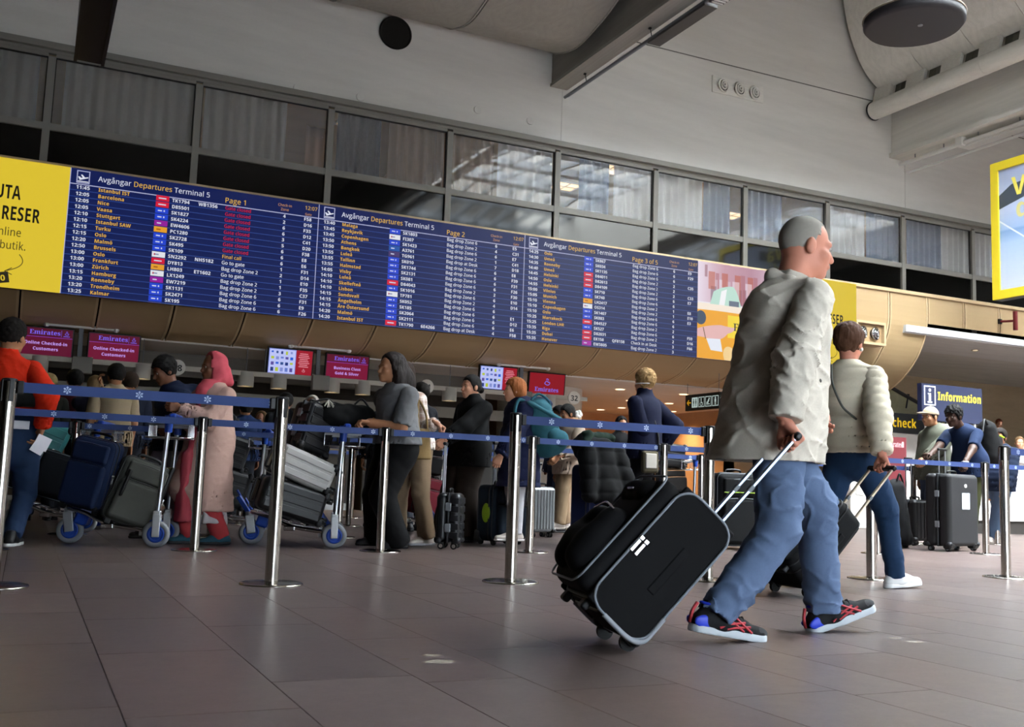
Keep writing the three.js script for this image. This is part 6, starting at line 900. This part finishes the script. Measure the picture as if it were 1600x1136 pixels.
// the queue
{
  const M2 = (c, b) => fabric(c, 0.88, b ?? 0.0005), shoeB = mat(0x17171a, 0.6), pale = mat(0xb6aca4, 0.7);
  const P = (px, py, z) => atZ(px, py, z), G = (px, py) => atY(px, py);
  { // man in red
    const z = -8.4, J = makePerson({ label: 'man in a red jacket and blue jeans holding white papers', cell: 0.013, H: 1.74, yaw: 170, headYaw: 150, skin: SK.tan, fat: 1.12, pel: P(22, 690, z), nek: P(10, 560, z), head: P(20, 527, z), handR: { p: P(66, 668, z + 0.12), curl: 0.35, d: V(-0.2, -1, 0).normalize(), pole: V(0.25, -0.1, 0.6) }, footR: { p: V(-0.03, 0, -8.3), yaw: 165 }, footL: { p: V(-0.4, 0, -8.5), yaw: 180 }, legs: { m: M2(0x22334f), loose: 0.02, amp: 0.006 }, top: { m: M2(0xc22810), crease: 0.006, loose: 0.03, hem: 0.93, collar: 0.4, amp: 0.007 }, shoes: sh(mat(0x131315, 0.6), mat(0xd6d6d2, 0.6)), hair: { type: 'full', t: 0.01, m: hairM(0x14100e), low: -0.07, front: 0.06, amp: 0.006, freq: 60 } });
    const c = P(66, 692, z + 0.16); solo('paper_bundle', 'white folded papers in the red jacketed man\'s hand', 'papers', [rbox(0.1, 0.1, 0.012, 0.002, 0, 0, 0, 0, 0.2, -0.4), rbox(0.09, 0.1, 0.004, 0.001, -0.02, -0.03, 0.008, 0, 0.2, -0.5)], mat(0xd2d0d6, 0.7), [c.x, c.y, c.z]);
    const b = P(44, 621, z + 0.22), bag = thing('black_sling_bag', 'black sling bag on the back of the red jacketed man', 'bag', [b.x, b.y, b.z]); part('bag_body', soft([bone(V(-0.13, 0, 0), V(0.1, 0.0, -0.01), 0.075, 0.065, { flat: [V(0, 0, 1), 0.7] })], 0.01), nylon(0x121212), bag); part('print', tube([[0.06, 0.04, 0.045], [0.09, 0.02, 0.045], [0.07, -0.02, 0.048], [0.1, -0.035, 0.04]], 0.006), mat(0xc9c6c0, 0.7), bag, 'pale print'); part('strap', tube([[-0.12, 0.03, 0.02], [-0.22, 0.12, 0.02], [-0.3, 0.3, -0.02]], 0.012), M.blackPlastic, bag);
    part('pocket_paper', rbox(0.11, 0.06, 0.008, 0.002, ...P(33, 664, z + 0.16).sub(J.at).toArray()), mat(0xcfcdd2, 0.7), J.group, 'papers in the back pocket');
  }
  { // man in navy hooded puffer
    const z = -9.3, hood = (J, f) => [Object.assign(egg(J.nek.clone().addScaledVector(f, -0.16).add(V(0, -0.01, 0)), [0.13, 0.09, 0.13]), { k: 0.04 })];
    makePerson({ label: 'dark haired man in a navy hooded puffer jacket bending over the first trolley', cell: 0.014, H: 1.66, yaw: 285, headYaw: 285, headPitch: -22, face: true, skin: SK.brown, fat: 1.15, pel: P(278, 690, z), nek: P(272, 612, z), head: P(257, 580, z), handL: { p: P(270, 668, z + 0.3), curl: 0.6, pole: V(0.3, -0.8, 0.4) }, handR: { p: P(255, 668, z - 0.1), curl: 0.6 }, footL: { p: V(1.3, 0, -9.15), yaw: 285 }, footR: { p: V(1.05, 0, -9.4), yaw: 285 }, legs: { m: M2(0x8c8a92), loose: 0.03, amp: 0.008 }, top: { m: M2(0x151f38), loose: 0.045, hem: 0.74, quilt: 0.11, quiltAmp: 0.012, collar: 0.4, extra: hood }, shoes: sh(shoeB, shoeB), hair: { type: 'full', t: 0.014, m: hairM(0x0f0d0c), low: -0.06, front: 0.055, amp: 0.008, freq: 45 } });
  }
  { // woman with pink headscarf
    const z = -8.72, J = makePerson({ label: 'woman in a pale pink coat and coral headscarf', cell: 0.013, H: 1.6, yaw: 300, headYaw: 285, headPitch: -4, face: true, skin: SK.brown, fem: true, fat: 1.2, pel: P(328, 695, z), nek: P(335, 606, z), head: P(333, 574, z), handL: { p: P(282, 638, z + 0.12), curl: 0.5, d: V(-1, 0.1, 0.1).normalize(), pole: V(0.5, -0.8, 0.4) }, handR: { p: P(276, 640, z - 0.15), curl: 0.5, pole: V(0.5, -0.8, -0.4) }, footL: { p: V(1.5, 0, -8.66), yaw: 290 }, footR: { p: V(1.27, 0, -8.74), yaw: 285 }, legs: { m: mat(0xb03a40, 0.8), loose: 0.03, amp: 0.004 }, top: { m: M2(0xbf9c90), name: 'coat', crease: 0.006, loose: 0.034, hem: 0.26, flare: 0.06, skirtFlat: 0.95, collar: 0.3, amp: 0.008 }, shoes: sh(M2(0x2f5464), mat(0x2a2a2c, 0.7)) });
    const sc = M2(0xc0505c), at = J.at, hp = J.hp;
    part('headscarf', soft([J.cran(0.026), Object.assign(egg(hp(0, -0.06, -0.055), J.HR([0.1, 0.085, 0.085]), J.HX), { k: 0.04 }), Object.assign(bone(hp(0, -0.1, -0.03), J.nek.clone().addScaledVector(J.f, 0.1).add(V(0, -0.04, 0)), 0.085, 0.07), { k: 0.04 }), Object.assign(bone(hp(0, -0.05, -0.1), hp(0.02, -0.13, -0.15), 0.06, 0.035), { k: 0.04 })], 0.009, { at, pad: 0.03, post: (d, x, y, z2) => { const q = V(x, y, z2).sub(hp(0, 0, 0)), w = q.dot(J.HX[2]), u = q.dot(J.HX[1]), l = Math.abs(q.dot(J.HX[0])); return Math.max(d + 0.006 * noise(x * 14, y * 22, z2 * 14), Math.min(w - 0.035, Math.min(0.075 - l, u + 0.1))); } }), sc, J.group, 'coral headscarf');
    part('shawl', soft([bone(J.nek.clone().addScaledVector(J.f, 0.13).add(V(0, -0.08, 0)), J.pel.clone().addScaledVector(J.f, 0.21).setY(0.36), 0.035, 0.05), bone(J.pel.clone().addScaledVector(J.f, 0.21).setY(0.7), J.pel.clone().addScaledVector(J.f, 0.2).setY(0.18), 0.045, 0.085, { cut: true })], 0.012, { at, post: (d, x, y, z2) => d + 0.012 * noise(x * 25, y * 4, z2 * 25) }), mat(0x9b3b46, 0.85), J.group, 'long dark pink shawl');
    part('dress', soft([bone(J.pel.clone().setY(0.5), J.pel.clone().setY(0.17), 0.15, 0.185, { cut: true, flat: [J.f, 0.9] })], 0.014, { at, post: (d, x, y, z2) => Math.max(d + 0.02 * noise(x * 20, y * 3, z2 * 20), -Math.max(d + 0.02, y - 0.3)) }), M2(0xc4bdbf), J.group, 'pale hem of the dress');
    part('bracelet', torus(0.034, 0.005, ...J.wrL.clone().add(V(0.02, 0, 0)).sub(at).toArray(), 0, Math.PI / 2), M.brass, J.group);
  }
  { // woman with long dark hair
    const z = -8.3, H0 = P(612, 572, z), back = P(640, 640, z + 0.02), frontL = P(592, 618, z + 0.12), top = P(616, 560, z);
    const locks = [[H0.clone().add(V(0.03, 0.02, 0)), P(634, 600, z), 0.1, 0.085], [P(632, 592, z), back, 0.085, 0.03], [P(604, 575, z + 0.08), frontL, 0.045, 0.03], [P(620, 585, z + 0.06), P(630, 625, z + 0.08), 0.06, 0.03], [P(628, 585, z - 0.05), P(638, 630, z - 0.04), 0.07, 0.03]];
    const J = makePerson({ label: 'woman with long dark hair, grey T-shirt and wide black trousers', cell: 0.012, H: 1.71, yaw: 285, headYaw: 285, headPitch: 2, skin: SK.tan, fem: true, fat: 1.42, arm: 1.15, pel: P(620, 700, z), nek: P(620, 606, z), head: P(609, 577, z), handL: { p: P(578, 660, z + 0.12), d: V(-1, 0.05, 0).normalize(), n: V(0, -1, 0.1).normalize(), curl: 0.6, pole: V(0.5, -0.8, 0.3) }, handR: { p: P(572, 662, z - 0.2), d: V(-1, 0, 0), n: V(0, -1, 0), curl: 0.6, pole: V(0.5, -0.8, -0.3) }, footL: { p: G(622, 857), yaw: 285 }, footR: { p: G(588, 852), yaw: 285 }, legs: { m: M2(0x0b0b0d), loose: 0.035, knee: 1.2, hem: 1.7, cuff: -0.03, amp: 0.007 }, top: { m: M2(0x68686a), name: 't_shirt', crease: 0.006, loose: 0.02, hem: 0.86, sleeve: 0.44, collar: 0.1, amp: 0.006, cuffLoose: 1 }, shoes: sh(shoeB, shoeB), hair: { type: 'long', t: 0.016, m: hairM(0x1c1412, 0.55), locks, front: 0.06, amp: 0.005, freq: 60, stretch: 0.15 } });
    part('bracelet', torus(0.036, 0.006, ...J.wrL.clone().add(V(0.03, 0, 0)).sub(J.at).toArray(), 0, Math.PI / 2), M.brass, J.group);
    part('shirt_print', soft([bone(P(637, 608, z + 0.06), P(645, 650, z + 0.06), 0.03, 0.03)], 0.008, { at: J.at }), mat(0xb8aeb0, 0.8), J.group, 'pale back print');
  }
  { // woman in plaid shirt, mostly hidden
    const z = -8.78, plaid = canvasTex(128, 128, (c) => { c.fillStyle = '#cdbdb2'; c.fillRect(0, 0, 128, 128); c.globalAlpha = 0.45; c.fillStyle = '#9a7664'; for (const p of [10, 74]) { c.fillRect(p, 0, 20, 128); c.fillRect(0, p, 128, 20); } c.globalAlpha = 0.6; c.fillStyle = '#efe6df'; for (const p of [44, 108]) { c.fillRect(p, 0, 8, 128); c.fillRect(0, p, 128, 8); } }); plaid.wrapS = plaid.wrapT = THREE.RepeatWrapping; plaid.repeat.set(7, 7);
    makePerson({ label: 'woman in a pale plaid shirt and beige trousers reaching for a case handle', cell: 0.014, H: 1.62, yaw: 300, headYaw: 285, skin: SK.fair, fem: true, pel: P(648, 700, z), nek: P(636, 612, z), head: P(630, 586, z), handL: { p: P(682, 661, z + 0.3), d: V(0.8, -0.5, 0.2).normalize(), n: V(-0.2, -0.9, 0).normalize(), curl: 0.8, pole: V(0.2, -0.9, -0.2) }, handR: { p: P(640, 690, z - 0.2) }, footL: { p: V(3.3, 0, -8.72), yaw: 285 }, footR: { p: V(3.1, 0, -8.95), yaw: 285 }, legs: { m: M2(0x85705a), loose: 0.028, knee: 0.9, hem: 1.5, amp: 0.008 }, top: { m: new THREE.MeshStandardMaterial({ map: plaid, roughness: 0.9 }), name: 'shirt', loose: 0.03, hem: 0.84, collar: 0.2 }, shoes: sh(pale, mat(0x8f8f94, 0.7)), hair: { type: 'bob', t: 0.014, m: hairM(0x2a1c14) } });
    const b = P(658, 700, z + 0.25), bag = thing('straw_tote_bag', 'woven straw tote bag hanging behind the long haired woman', 'bag', [b.x, b.y, b.z]); const straw = fabric(0x8f7650, 0.95, 0.004);
    part('bag_body', soft([bone(V(0, 0.13, 0), V(0.005, -0.1, 0), 0.075, 0.09, { flat: [V(0, 0, 1), 0.7], cut: true })], 0.009, { post: (d, x, y, z2) => Math.max(d, y - 0.17) + 0.002 * Math.sin(y * 260) * Math.sin(Math.atan2(x, z2) * 30) }), straw, bag); part('bag_strap', tube([[-0.04, 0.16, 0.03], [-0.05, 0.3, 0.02], [-0.02, 0.42, -0.05], [0.03, 0.3, 0.0], [0.04, 0.16, 0.03]], 0.01), straw, bag);
  }
  { // woman in black sweater
    const z = -9.35; makePerson({ label: 'woman in a black high-necked sweater with a low bun, in profile', cell: 0.014, H: 1.66, yaw: 285, headYaw: 280, face: true, skin: SK.fair, fem: true, fat: 1.12, pel: P(735, 705, z), nek: P(741, 628, z), head: P(736, 605, z), handL: { p: P(692, 690, z + 0.2), curl: 0.5, pole: V(0.4, -0.8, 0.3) }, handR: { p: P(690, 690, z - 0.2), curl: 0.5 }, footL: { p: V(3.95, 0, -9.25), yaw: 285 }, footR: { p: V(3.75, 0, -9.5), yaw: 285 }, legs: { m: M2(0x241c17), loose: 0.05, hem: 1.4 }, top: { m: M2(0x0a0a0b), name: 'sweater', loose: 0.045, hem: 0.72, collar: 0.55, flare: 0.04 }, shoes: sh(shoeB, shoeB), hair: { type: 'bun', t: 0.01, m: hairM(0x14100f), low: -0.06, front: 0.07 } });
  }
  { // orange haired traveller with teal backpack
    const z = -8.62, hood = (J, f) => [Object.assign(egg(J.nek.clone().addScaledVector(f, -0.13).add(V(0.03, 0.0, 0.02)), [0.14, 0.07, 0.12]), { k: 0.03 })];
    makePerson({ label: 'orange haired traveller in a navy down coat and white trousers', cell: 0.013, H: 1.58, yaw: 262, headYaw: 255, skin: SK.fair, fem: true, fat: 1.3, pel: P(812, 700, z), nek: P(814, 630, z), head: P(804, 610, z), handL: { p: P(782, 712, z + 0.2), curl: 0.5 }, footL: { p: V(4.06, 0, -8.5), yaw: 268 }, footR: { p: V(4.2, 0, -8.8), yaw: 268 }, legs: { m: M2(0xb0aeb2), loose: 0.02, hem: 1.2 }, top: { m: M2(0x161c38), name: 'down_coat', loose: 0.04, hem: 0.54, quilt: 0.1, quiltAmp: 0.01, flare: 0.02, skirtFlat: 0.95, extra: hood }, shoes: sh(pale, mat(0xc9c4c0, 0.7), 1.05), hair: { type: 'bob', t: 0.016, m: hairM(0x8a4f28), low: -0.11, front: 0.06, amp: 0.006, freq: 50, stretch: 0.3 } });
    const b = P(848, 668, z + 0.16), bp = thing('teal_backpack', 'teal backpack worn over the navy down coat', 'backpack', [b.x, b.y, b.z]), teal = M2(0x28545f);
    part('pack_body', soft([bone(V(-0.05, 0.14, 0), V(0.04, -0.12, 0), 0.13, 0.16, { flat: [V(0, 0, 1), 0.9] }), bone(V(-0.02, -0.14, 0), V(0.13, -0.12, 0.02), 0.1, 0.11)], 0.012, { post: (d, x, y, z2) => d + 0.01 * noise(x * 12, y * 16, z2 * 12) }), teal, bp); part('front_pocket', soft([bone(V(0.06, -0.08, 0.1), V(0.13, -0.1, 0.1), 0.08, 0.08)], 0.01), teal, bp); part('flap', soft([bone(V(-0.14, 0.2, 0.05), V(0.1, 0.08, 0.1), 0.06, 0.06, { flat: [V(0.3, 0.9, 0.2).normalize(), 0.5] })], 0.009), teal, bp); part('strap', [tube([[-0.16, 0.24, 0.06], [-0.08, 0.3, 0.06], [0.02, 0.25, 0.05], [0.06, 0.17, 0.04]], 0.012)], teal, bp); part('strap', tube([[-0.12, 0.2, -0.02], [-0.25, 0.24, 0.0], [-0.3, 0.1, 0.03], [-0.2, -0.12, 0.04]], 0.016), teal, bp);
  }
  { // young woman with flower
    const z = -10.5, J = makePerson({ label: 'young woman in a cream shirt with a white flower in her dark hair', cell: 0.016, H: 1.54, yaw: 280, headYaw: 275, headPitch: -8, face: true, skin: SK.tan, fem: true, pel: P(886, 715, z), nek: P(893, 664, z), head: P(886, 647, z), handL: { p: P(872, 715, z + 0.2) }, footL: { p: V(5.5, 0, -10.4), yaw: 280 }, footR: { p: V(5.75, 0, -10.7), yaw: 280 }, legs: { m: M2(0x8a745c), loose: 0.03, hem: 1.4 }, top: { m: M2(0xb09d8c), name: 'shirt', loose: 0.035, hem: 0.7, sleeve: 1, collar: 0.2 }, shoes: sh(pale, pale), hair: { type: 'bun', t: 0.012, m: hairM(0x0f0c0b), low: -0.06, front: 0.06 } });
    const c = J.hp(0, -0.02, -0.16).sub(J.at); part('flower', [0, 1, 2, 3, 4].map((i) => ball(0.026, c.x + 0.028 * Math.cos(i * 1.257), c.y + 0.028 * Math.sin(i * 1.257), c.z + 0.03, 1, 1, 0.5, 10)), mat(0xd6d4cc, 0.7), J.group, 'white flower');
    const z2 = -11.2; makePerson({ label: 'dark haired person half hidden behind the woman with the flower', cell: 0.02, H: 1.58, yaw: 270, skin: SK.brown, pel: P(872, 722, z2), nek: P(873, 668, z2), head: P(873, 650, z2), handL: null, handR: null, legs: { m: M2(0x26324a), loose: 0.02 }, top: { m: M2(0x2f3a52), loose: 0.03 }, shoes: sh(shoeB, shoeB), hair: { type: 'full', t: 0.015, m: hairM(0x0e0c0b), amp: 0.008 } });
  }
  { // woman with glasses facing us
    const z = -12, J = makePerson({ label: 'dark haired woman in glasses and a black jacket facing the hall', cell: 0.017, H: 1.6, yaw: 330, headYaw: 345, face: true, skin: SK.tan, fem: true, pel: P(965, 725, z), nek: P(968, 680, z), head: P(971, 664, z), legs: { m: M2(0x17171b), loose: 0.02 }, top: { m: M2(0x141416), loose: 0.035, collar: 0.4 }, shoes: sh(shoeB, shoeB), hair: { type: 'bob', t: 0.014, m: hairM(0x0f0c0b), low: -0.1, front: 0.075 } });
    part('glasses', [torus(0.02, 0.003, ...J.hp(0.03, 0, 0.102).sub(J.at).toArray(), 0, 345 * RAD), torus(0.02, 0.003, ...J.hp(-0.03, 0, 0.102).sub(J.at).toArray(), 0, 345 * RAD)], M.blackPlastic, J.group);
  }
  { // blond person in navy fleece
    const z = -9.0, J = makePerson({ label: 'curly blond person in a navy fleece seen from behind', cell: 0.014, H: 1.76, yaw: 205, headYaw: 200, skin: SK.fair, fat: 1.1, pel: P(1008, 710, z), nek: P(1008, 620, z), head: P(1007, 598, z), handL: { p: P(990, 690, z - 0.15) }, handR: { p: P(1036, 700, z) }, legs: { m: M2(0x0d0d10), loose: 0.004, hem: 0.5, amp: 0.003 }, top: { m: M2(0x10142a), name: 'fleece', loose: 0.035, hem: 0.86, collar: 0.65, amp: 0.006 }, shoes: sh(shoeB, shoeB), hair: { type: 'full', t: 0.016, m: hairM(0x8d6f48), low: -0.06, front: 0.05, amp: 0.014, freq: 38 } });
    part('mask_band', torus(0.093 * J.hs, 0.006, ...J.hp(0, -0.015, -0.01).sub(J.at).toArray(), Math.PI / 2, 0, 0.1), mat(0xd8d6d0, 0.7), J.group, 'white band around the head');
    const b = P(1015, 722, z + 0.2), bag = thing('crossbody_bag', 'small olive crossbody bag with a white pocket on the blond person\'s hip', 'bag', [b.x, b.y, b.z]); part('bag_body', rbox(0.19, 0.22, 0.07, 0.03), M2(0x4b4536), bag); part('white_pocket', rbox(0.13, 0.15, 0.02, 0.01, -0.005, 0.01, 0.036), mat(0xa9a49a, 0.8), bag, 'white pocket'); part('bag_strap', [tube([[0.09, 0.1, 0], [0.11, 0.25, -0.02], [0.08, 0.44, -0.06]], 0.012)], M.blackPlastic, bag);
  }
  { // draped black puffer coat
    const z = -8.55, c = P(935, 760, z), coat = thing('draped_puffer_coat', 'black puffer coat draped over the large navy suitcase', 'coat', [c.x, 0, z]);
    const g = soft([bone(V(-0.12, 0.95, -0.06), V(0.12, 0.9, -0.06), 0.13, 0.12), bone(V(0.0, 0.9, 0.04), V(0.02, 0.52, 0.1), 0.14, 0.17, { flat: [V(0, 0, 1), 0.6] }), bone(V(0.18, 0.86, 0.02), V(0.3, 0.5, 0.08), 0.1, 0.09), bone(V(-0.16, 0.88, 0.06), V(-0.17, 0.5, 0.14), 0.09, 0.075), bone(V(0.06, 0.5, 0.14), V(0.06, 0.36, 0.15), 0.075, 0.06)], 0.012, { pad: 0.04, post: (d, x, y, z2) => d + 0.014 * (0.5 - Math.pow(Math.abs(Math.sin(Math.PI * (y + 0.2 * x * x) / 0.13)), 0.5)) + 0.012 * noise(x * 10, y * 7, z2 * 10) }); part('coat_shell', g, M2(0x0b0b0c), coat); part('green_scarf', soft([bone(V(-0.12, 1.05, -0.02), V(0.14, 1.04, -0.04), 0.055, 0.05), bone(V(-0.14, 1.04, 0), V(-0.18, 0.92, 0.08), 0.05, 0.04)], 0.012, { post: (d, x, y, z2) => d + 0.02 * noise(x * 16, y * 16, z2 * 16) }), M2(0x14231a), coat, 'dark green scarf');
  }
  { // man with cap
    const z = -9.5, J = makePerson({ label: 'man in a beige cap and khaki jacket, in profile', cell: 0.015, H: 1.74, yaw: 275, headYaw: 272, face: true, skin: SK.tan, pel: P(1458, 722, z), nek: P(1464, 672, z), head: P(1453, 652, z), handL: { p: P(1424, 738, z + 0.25), curl: 0.4 }, footL: { p: V(10.1, 0, -9.4), yaw: 270 }, footR: { p: V(10.5, 0, -9.7), yaw: 270 }, legs: { m: M2(0x3a4556), loose: 0.03, hem: 1.2 }, top: { m: M2(0x55564a), loose: 0.05, hem: 0.8, collar: 0.4, amp: 0.008 }, shoes: sh(pale, pale), hair: { type: 'short', t: 0.006, m: hairM(0x2a1d16), low: -0.06, front: 0.05 } });
    const capM = M2(0xa8977f); part('cap', soft([J.cran(0.014)], 0.007, { at: J.at, post: (d, x, y, z2) => Math.max(d, J.hp(0, 0.03, 0).y - y + 0.12 * (V(x, y, z2).sub(J.hp(0, 0, 0)).dot(J.HX[2]) < 0 ? 0 : 0.0)) }), capM, J.group); part('cap_peak', soft([egg(J.hp(0, 0.045, 0.13), J.HR([0.07, 0.012, 0.075]), J.HX)], 0.006, { at: J.at }), capM, J.group);
  }
  { // man in navy shirt with backpack
    const z = -8.92, J = makePerson({ label: 'man in a navy T-shirt with curly dark hair and a large suitcase', cell: 0.013, H: 1.76, yaw: 285, headYaw: 280, headPitch: -8, face: true, skin: SK.dark, fat: 1.02, arm: 1.05, pel: P(1516, 725, z), nek: P(1504, 668, z), head: P(1490, 651, z), handL: { p: P(1501, 738, z + 0.4), d: V(-0.4, -0.8, 0.2).normalize(), n: V(0.2, -0.3, -1).normalize(), curl: 0.7, pole: V(0.6, -0.2, 0.6) }, handR: { p: P(1452, 712, z), d: V(-1, -0.1, 0).normalize(), n: V(0, -1, 0), curl: 0.7, pole: V(0.3, -0.9, -0.2) }, footL: { p: V(10.25, 0, -8.9), yaw: 280 }, footR: { p: V(10.4, 0, -9.2), yaw: 280 }, legs: { m: M2(0x35371f), loose: 0.03, hem: 1.1 }, top: { m: M2(0x16243f), name: 't_shirt', loose: 0.018, hem: 0.84, sleeve: 0.42, collar: 0.12 }, shoes: sh(shoeB, pale), hair: { type: 'full', t: 0.014, m: hairM(0x0b0a09), low: -0.07, front: 0.05, amp: 0.014, freq: 40 } });
    part('watch', torus(0.035, 0.008, ...J.wrL.clone().sub(J.at).toArray(), Math.PI / 2), M.zinc, J.group, 'wrist watch');
    const b = P(1546, 690, z + 0.0), bp = thing('black_backpack', 'black backpack worn by the man in the navy T-shirt', 'backpack', [b.x, b.y, b.z]); part('pack_body', soft([bone(V(-0.04, 0.14, 0), V(0.02, -0.16, 0), 0.12, 0.15, { flat: [V(0, 0, 1), 0.9] }), bone(V(0.08, -0.1, 0.02), V(0.1, 0.02, 0.02), 0.09, 0.07)], 0.012, { post: (d, x, y, z2) => d + 0.006 * noise(x * 14, y * 14, z2 * 14) }), nylon(0x101011), bp); part('lime_tag', rbox(0.08, 0.02, 0.02, 0.006, 0.06, 0.06, 0.13, 0, 0, -0.3), mat(0x8fb81c, 0.6), bp, 'lime tag'); part('strap', tube([[-0.1, 0.2, 0.06], [-0.2, 0.25, 0.1], [-0.28, 0.1, 0.14]], 0.014), M.blackPlastic, bp);
    const z2 = -9.7; makePerson({ label: 'person in a navy puffer and pale jeans behind the black backpack', cell: 0.016, H: 1.6, yaw: 285, skin: SK.tan, fem: true, pel: P(1562, 752, z2), nek: P(1566, 700, z2), head: P(1562, 684, z2), handL: { p: P(1566, 790, z2 + 0.2) }, footL: { p: G(1552, 850), yaw: 285 }, footR: { p: G(1570, 846), yaw: 285 }, legs: { m: M2(0x4d6078), loose: 0.035, hem: 1.6 }, top: { m: M2(0x141d30), loose: 0.045, hem: 0.7, quilt: 0.075, quiltAmp: 0.01 }, shoes: sh(pale, pale), hair: { type: 'full', m: hairM(0x1a1310) } });
  }
  { // far woman on the walkway, clerk at the desk
    const z = -18.45, b = P(1562, 690, z); makePerson({ label: 'red haired woman with a phone standing on the inclined walkway', cell: 0.022, H: 1.62, yaw: 320, headYaw: 330, headPitch: -15, face: true, skin: SK.fair, fem: true, pel: P(1560, 716, z), nek: P(1559, 675, z), head: P(1561, 662, z), handL: { p: P(1562, 688, z + 0.3), d: V(-0.3, 0.6, 0.5).normalize(), n: V(0, 0.5, -1).normalize(), pole: V(0.5, -1, 0) }, handR: { p: P(1556, 690, z + 0.3), d: V(0.3, 0.6, 0.5).normalize(), n: V(0, 0.5, -1).normalize(), pole: V(-0.5, -1, 0) }, footL: { p: P(1560, 766, z).setY(0.78) }, footR: { p: P(1556, 766, z).setY(0.8) }, legs: { m: M2(0x3a4048), loose: 0.02 }, top: { m: M2(0x33403c), name: 'sweater', loose: 0.03 }, shoes: sh(shoeB, shoeB), hair: { type: 'bun', m: hairM(0x5c2a18), low: -0.06, front: 0.07 } });
    const z3 = -13.9; makePerson({ label: 'clerk in a white shirt holding a phone behind the information desk', cell: 0.018, H: 1.66, yaw: 330, headYaw: 320, skin: SK.fair, pel: P(1603, 746, z3), nek: P(1600, 706, z3), head: P(1593, 692, z3), handR: { p: P(1585, 722, z3 + 0.35), d: V(0.2, 0.9, 0.2).normalize(), n: V(0.6, 0, -0.8), curl: 0.7, pole: V(-0.5, -0.8, 0) }, legs: { m: M2(0x1c1e24), loose: 0.02 }, top: { m: M2(0xb9b9be), name: 'shirt', loose: 0.03 }, shoes: sh(shoeB, shoeB), hair: { type: 'short', t: 0.01, m: hairM(0x6b5138), amp: 0.004 } });
  }
  // people further back in the queue
  const back = (label, px, py, z, top, hair, o = {}) => { const hd = P(px, py, z), h = o.H ?? (hd.y + 0.12); makePerson({ label, cell: 0.02, H: h, yaw: o.yaw ?? 185, headYaw: o.headYaw ?? o.yaw ?? 185, face: o.face, skin: o.skin ?? SK.tan, fem: o.fem, fat: 1.1, pel: V(hd.x, 0.525 * h, z), nek: V(hd.x + (o.dx ?? 0), 0.85 * h, z), head: hd, handL: o.handL, handR: o.handR, legs: { m: M2(o.legs ?? 0x23262e), loose: 0.025 }, top: { m: M2(top), loose: 0.03, sleeve: o.sleeve ?? 1, hem: o.hem, ...(o.topX ?? {}) }, shoes: sh(shoeB, shoeB), hair: hair && { type: o.ht ?? 'full', t: 0.012, m: hairM(hair), low: o.low ?? -0.07, front: 0.055, amp: 0.006, freq: 45 } }); };
  back('man in a beige T-shirt with short black hair seen from behind', 181, 588, -11.5, 0x9c8a70, 0x100e0d, { sleeve: 0.42, yaw: 195 });
  back('blond girl with her hands to her face beside the beige T-shirt', 148, 604, -12, 0x1d2030, 0x7a6142, { ht: 'bob', low: -0.11, fem: true, handL: { p: P(158, 602, -11.95), curl: 0.4, pole: V(1, 0, 0) } });
  back('dark haired man in a dark red top far back in the queue', 117, 596, -12.6, 0x3a1418, 0x0e0c0b);
  back('fair haired person in a dark jacket with a white stripe next to the red sleeve', 76, 602, -12.4, 0x22241f, 0x7d6b48, { fem: true });
  back('dark jacketed person beside the beige T-shirt', 203, 600, -12.3, 0x1c2130, 0x2b2018);
  back('person in a blue jacket behind the pink coat', 384, 640, -13.6, 0x1d2c4e, 0x17130f);
  back('dark haired traveller behind the trolley of black cases', 446, 630, -12.4, 0x15161a, 0x0d0b0a);
  back('dark haired person below the number 31 sign', 657, 616, -11.2, 0x14161c, 0x15100d, { yaw: 200 });
  back('dark haired person by the black duffel straps', 601, 628, -12, 0x121317, 0x0f0c0b);
  // two women in scarves
  for (const [px, py, z, c, label, s] of [[487, 634, -12.2, 0xb4aaa0, 'woman in a white headscarf behind the black duffel bag', 1], [408, 656, -14.2, 0x6b5238, 'woman in a brown headscarf far back beside the steel post', 1]]) {
    const hd = P(px, py, z), h = hd.y + 0.12, J = makePerson({ label, cell: 0.02, H: h, yaw: 330, headYaw: 320, face: true, skin: SK.brown, fem: true, pel: V(hd.x, 0.525 * h, z), nek: V(hd.x, 0.85 * h, z), head: hd, legs: { m: M2(0x1a1a1e), loose: 0.05 }, top: { m: M2(0x1e2024), loose: 0.04, hem: 0.4, flare: 0.05 }, shoes: sh(shoeB, shoeB) });
    part('headscarf', soft([J.cran(0.024), Object.assign(bone(J.hp(0, -0.1, -0.03), J.nek, 0.09, 0.11), { k: 0.04 })], 0.011, { at: J.at, pad: 0.03, post: (d, x, y, z2) => { const q = V(x, y, z2).sub(J.hp(0, 0, 0)), w = q.dot(J.HX[2]), u = q.dot(J.HX[1]), l = Math.abs(q.dot(J.HX[0])); return Math.max(d + 0.006 * noise(x * 14, y * 22, z2 * 14), Math.min(w - 0.03, Math.min(0.065 - l, u + 0.1))); } }), M2(c), J.group);
  }
}

scene.traverse((o) => { if (o.isMesh) { o.castShadow = true; o.receiveShadow = true; } if (o.isLight) o.castShadow = true; });
renderer.render(scene, camera);
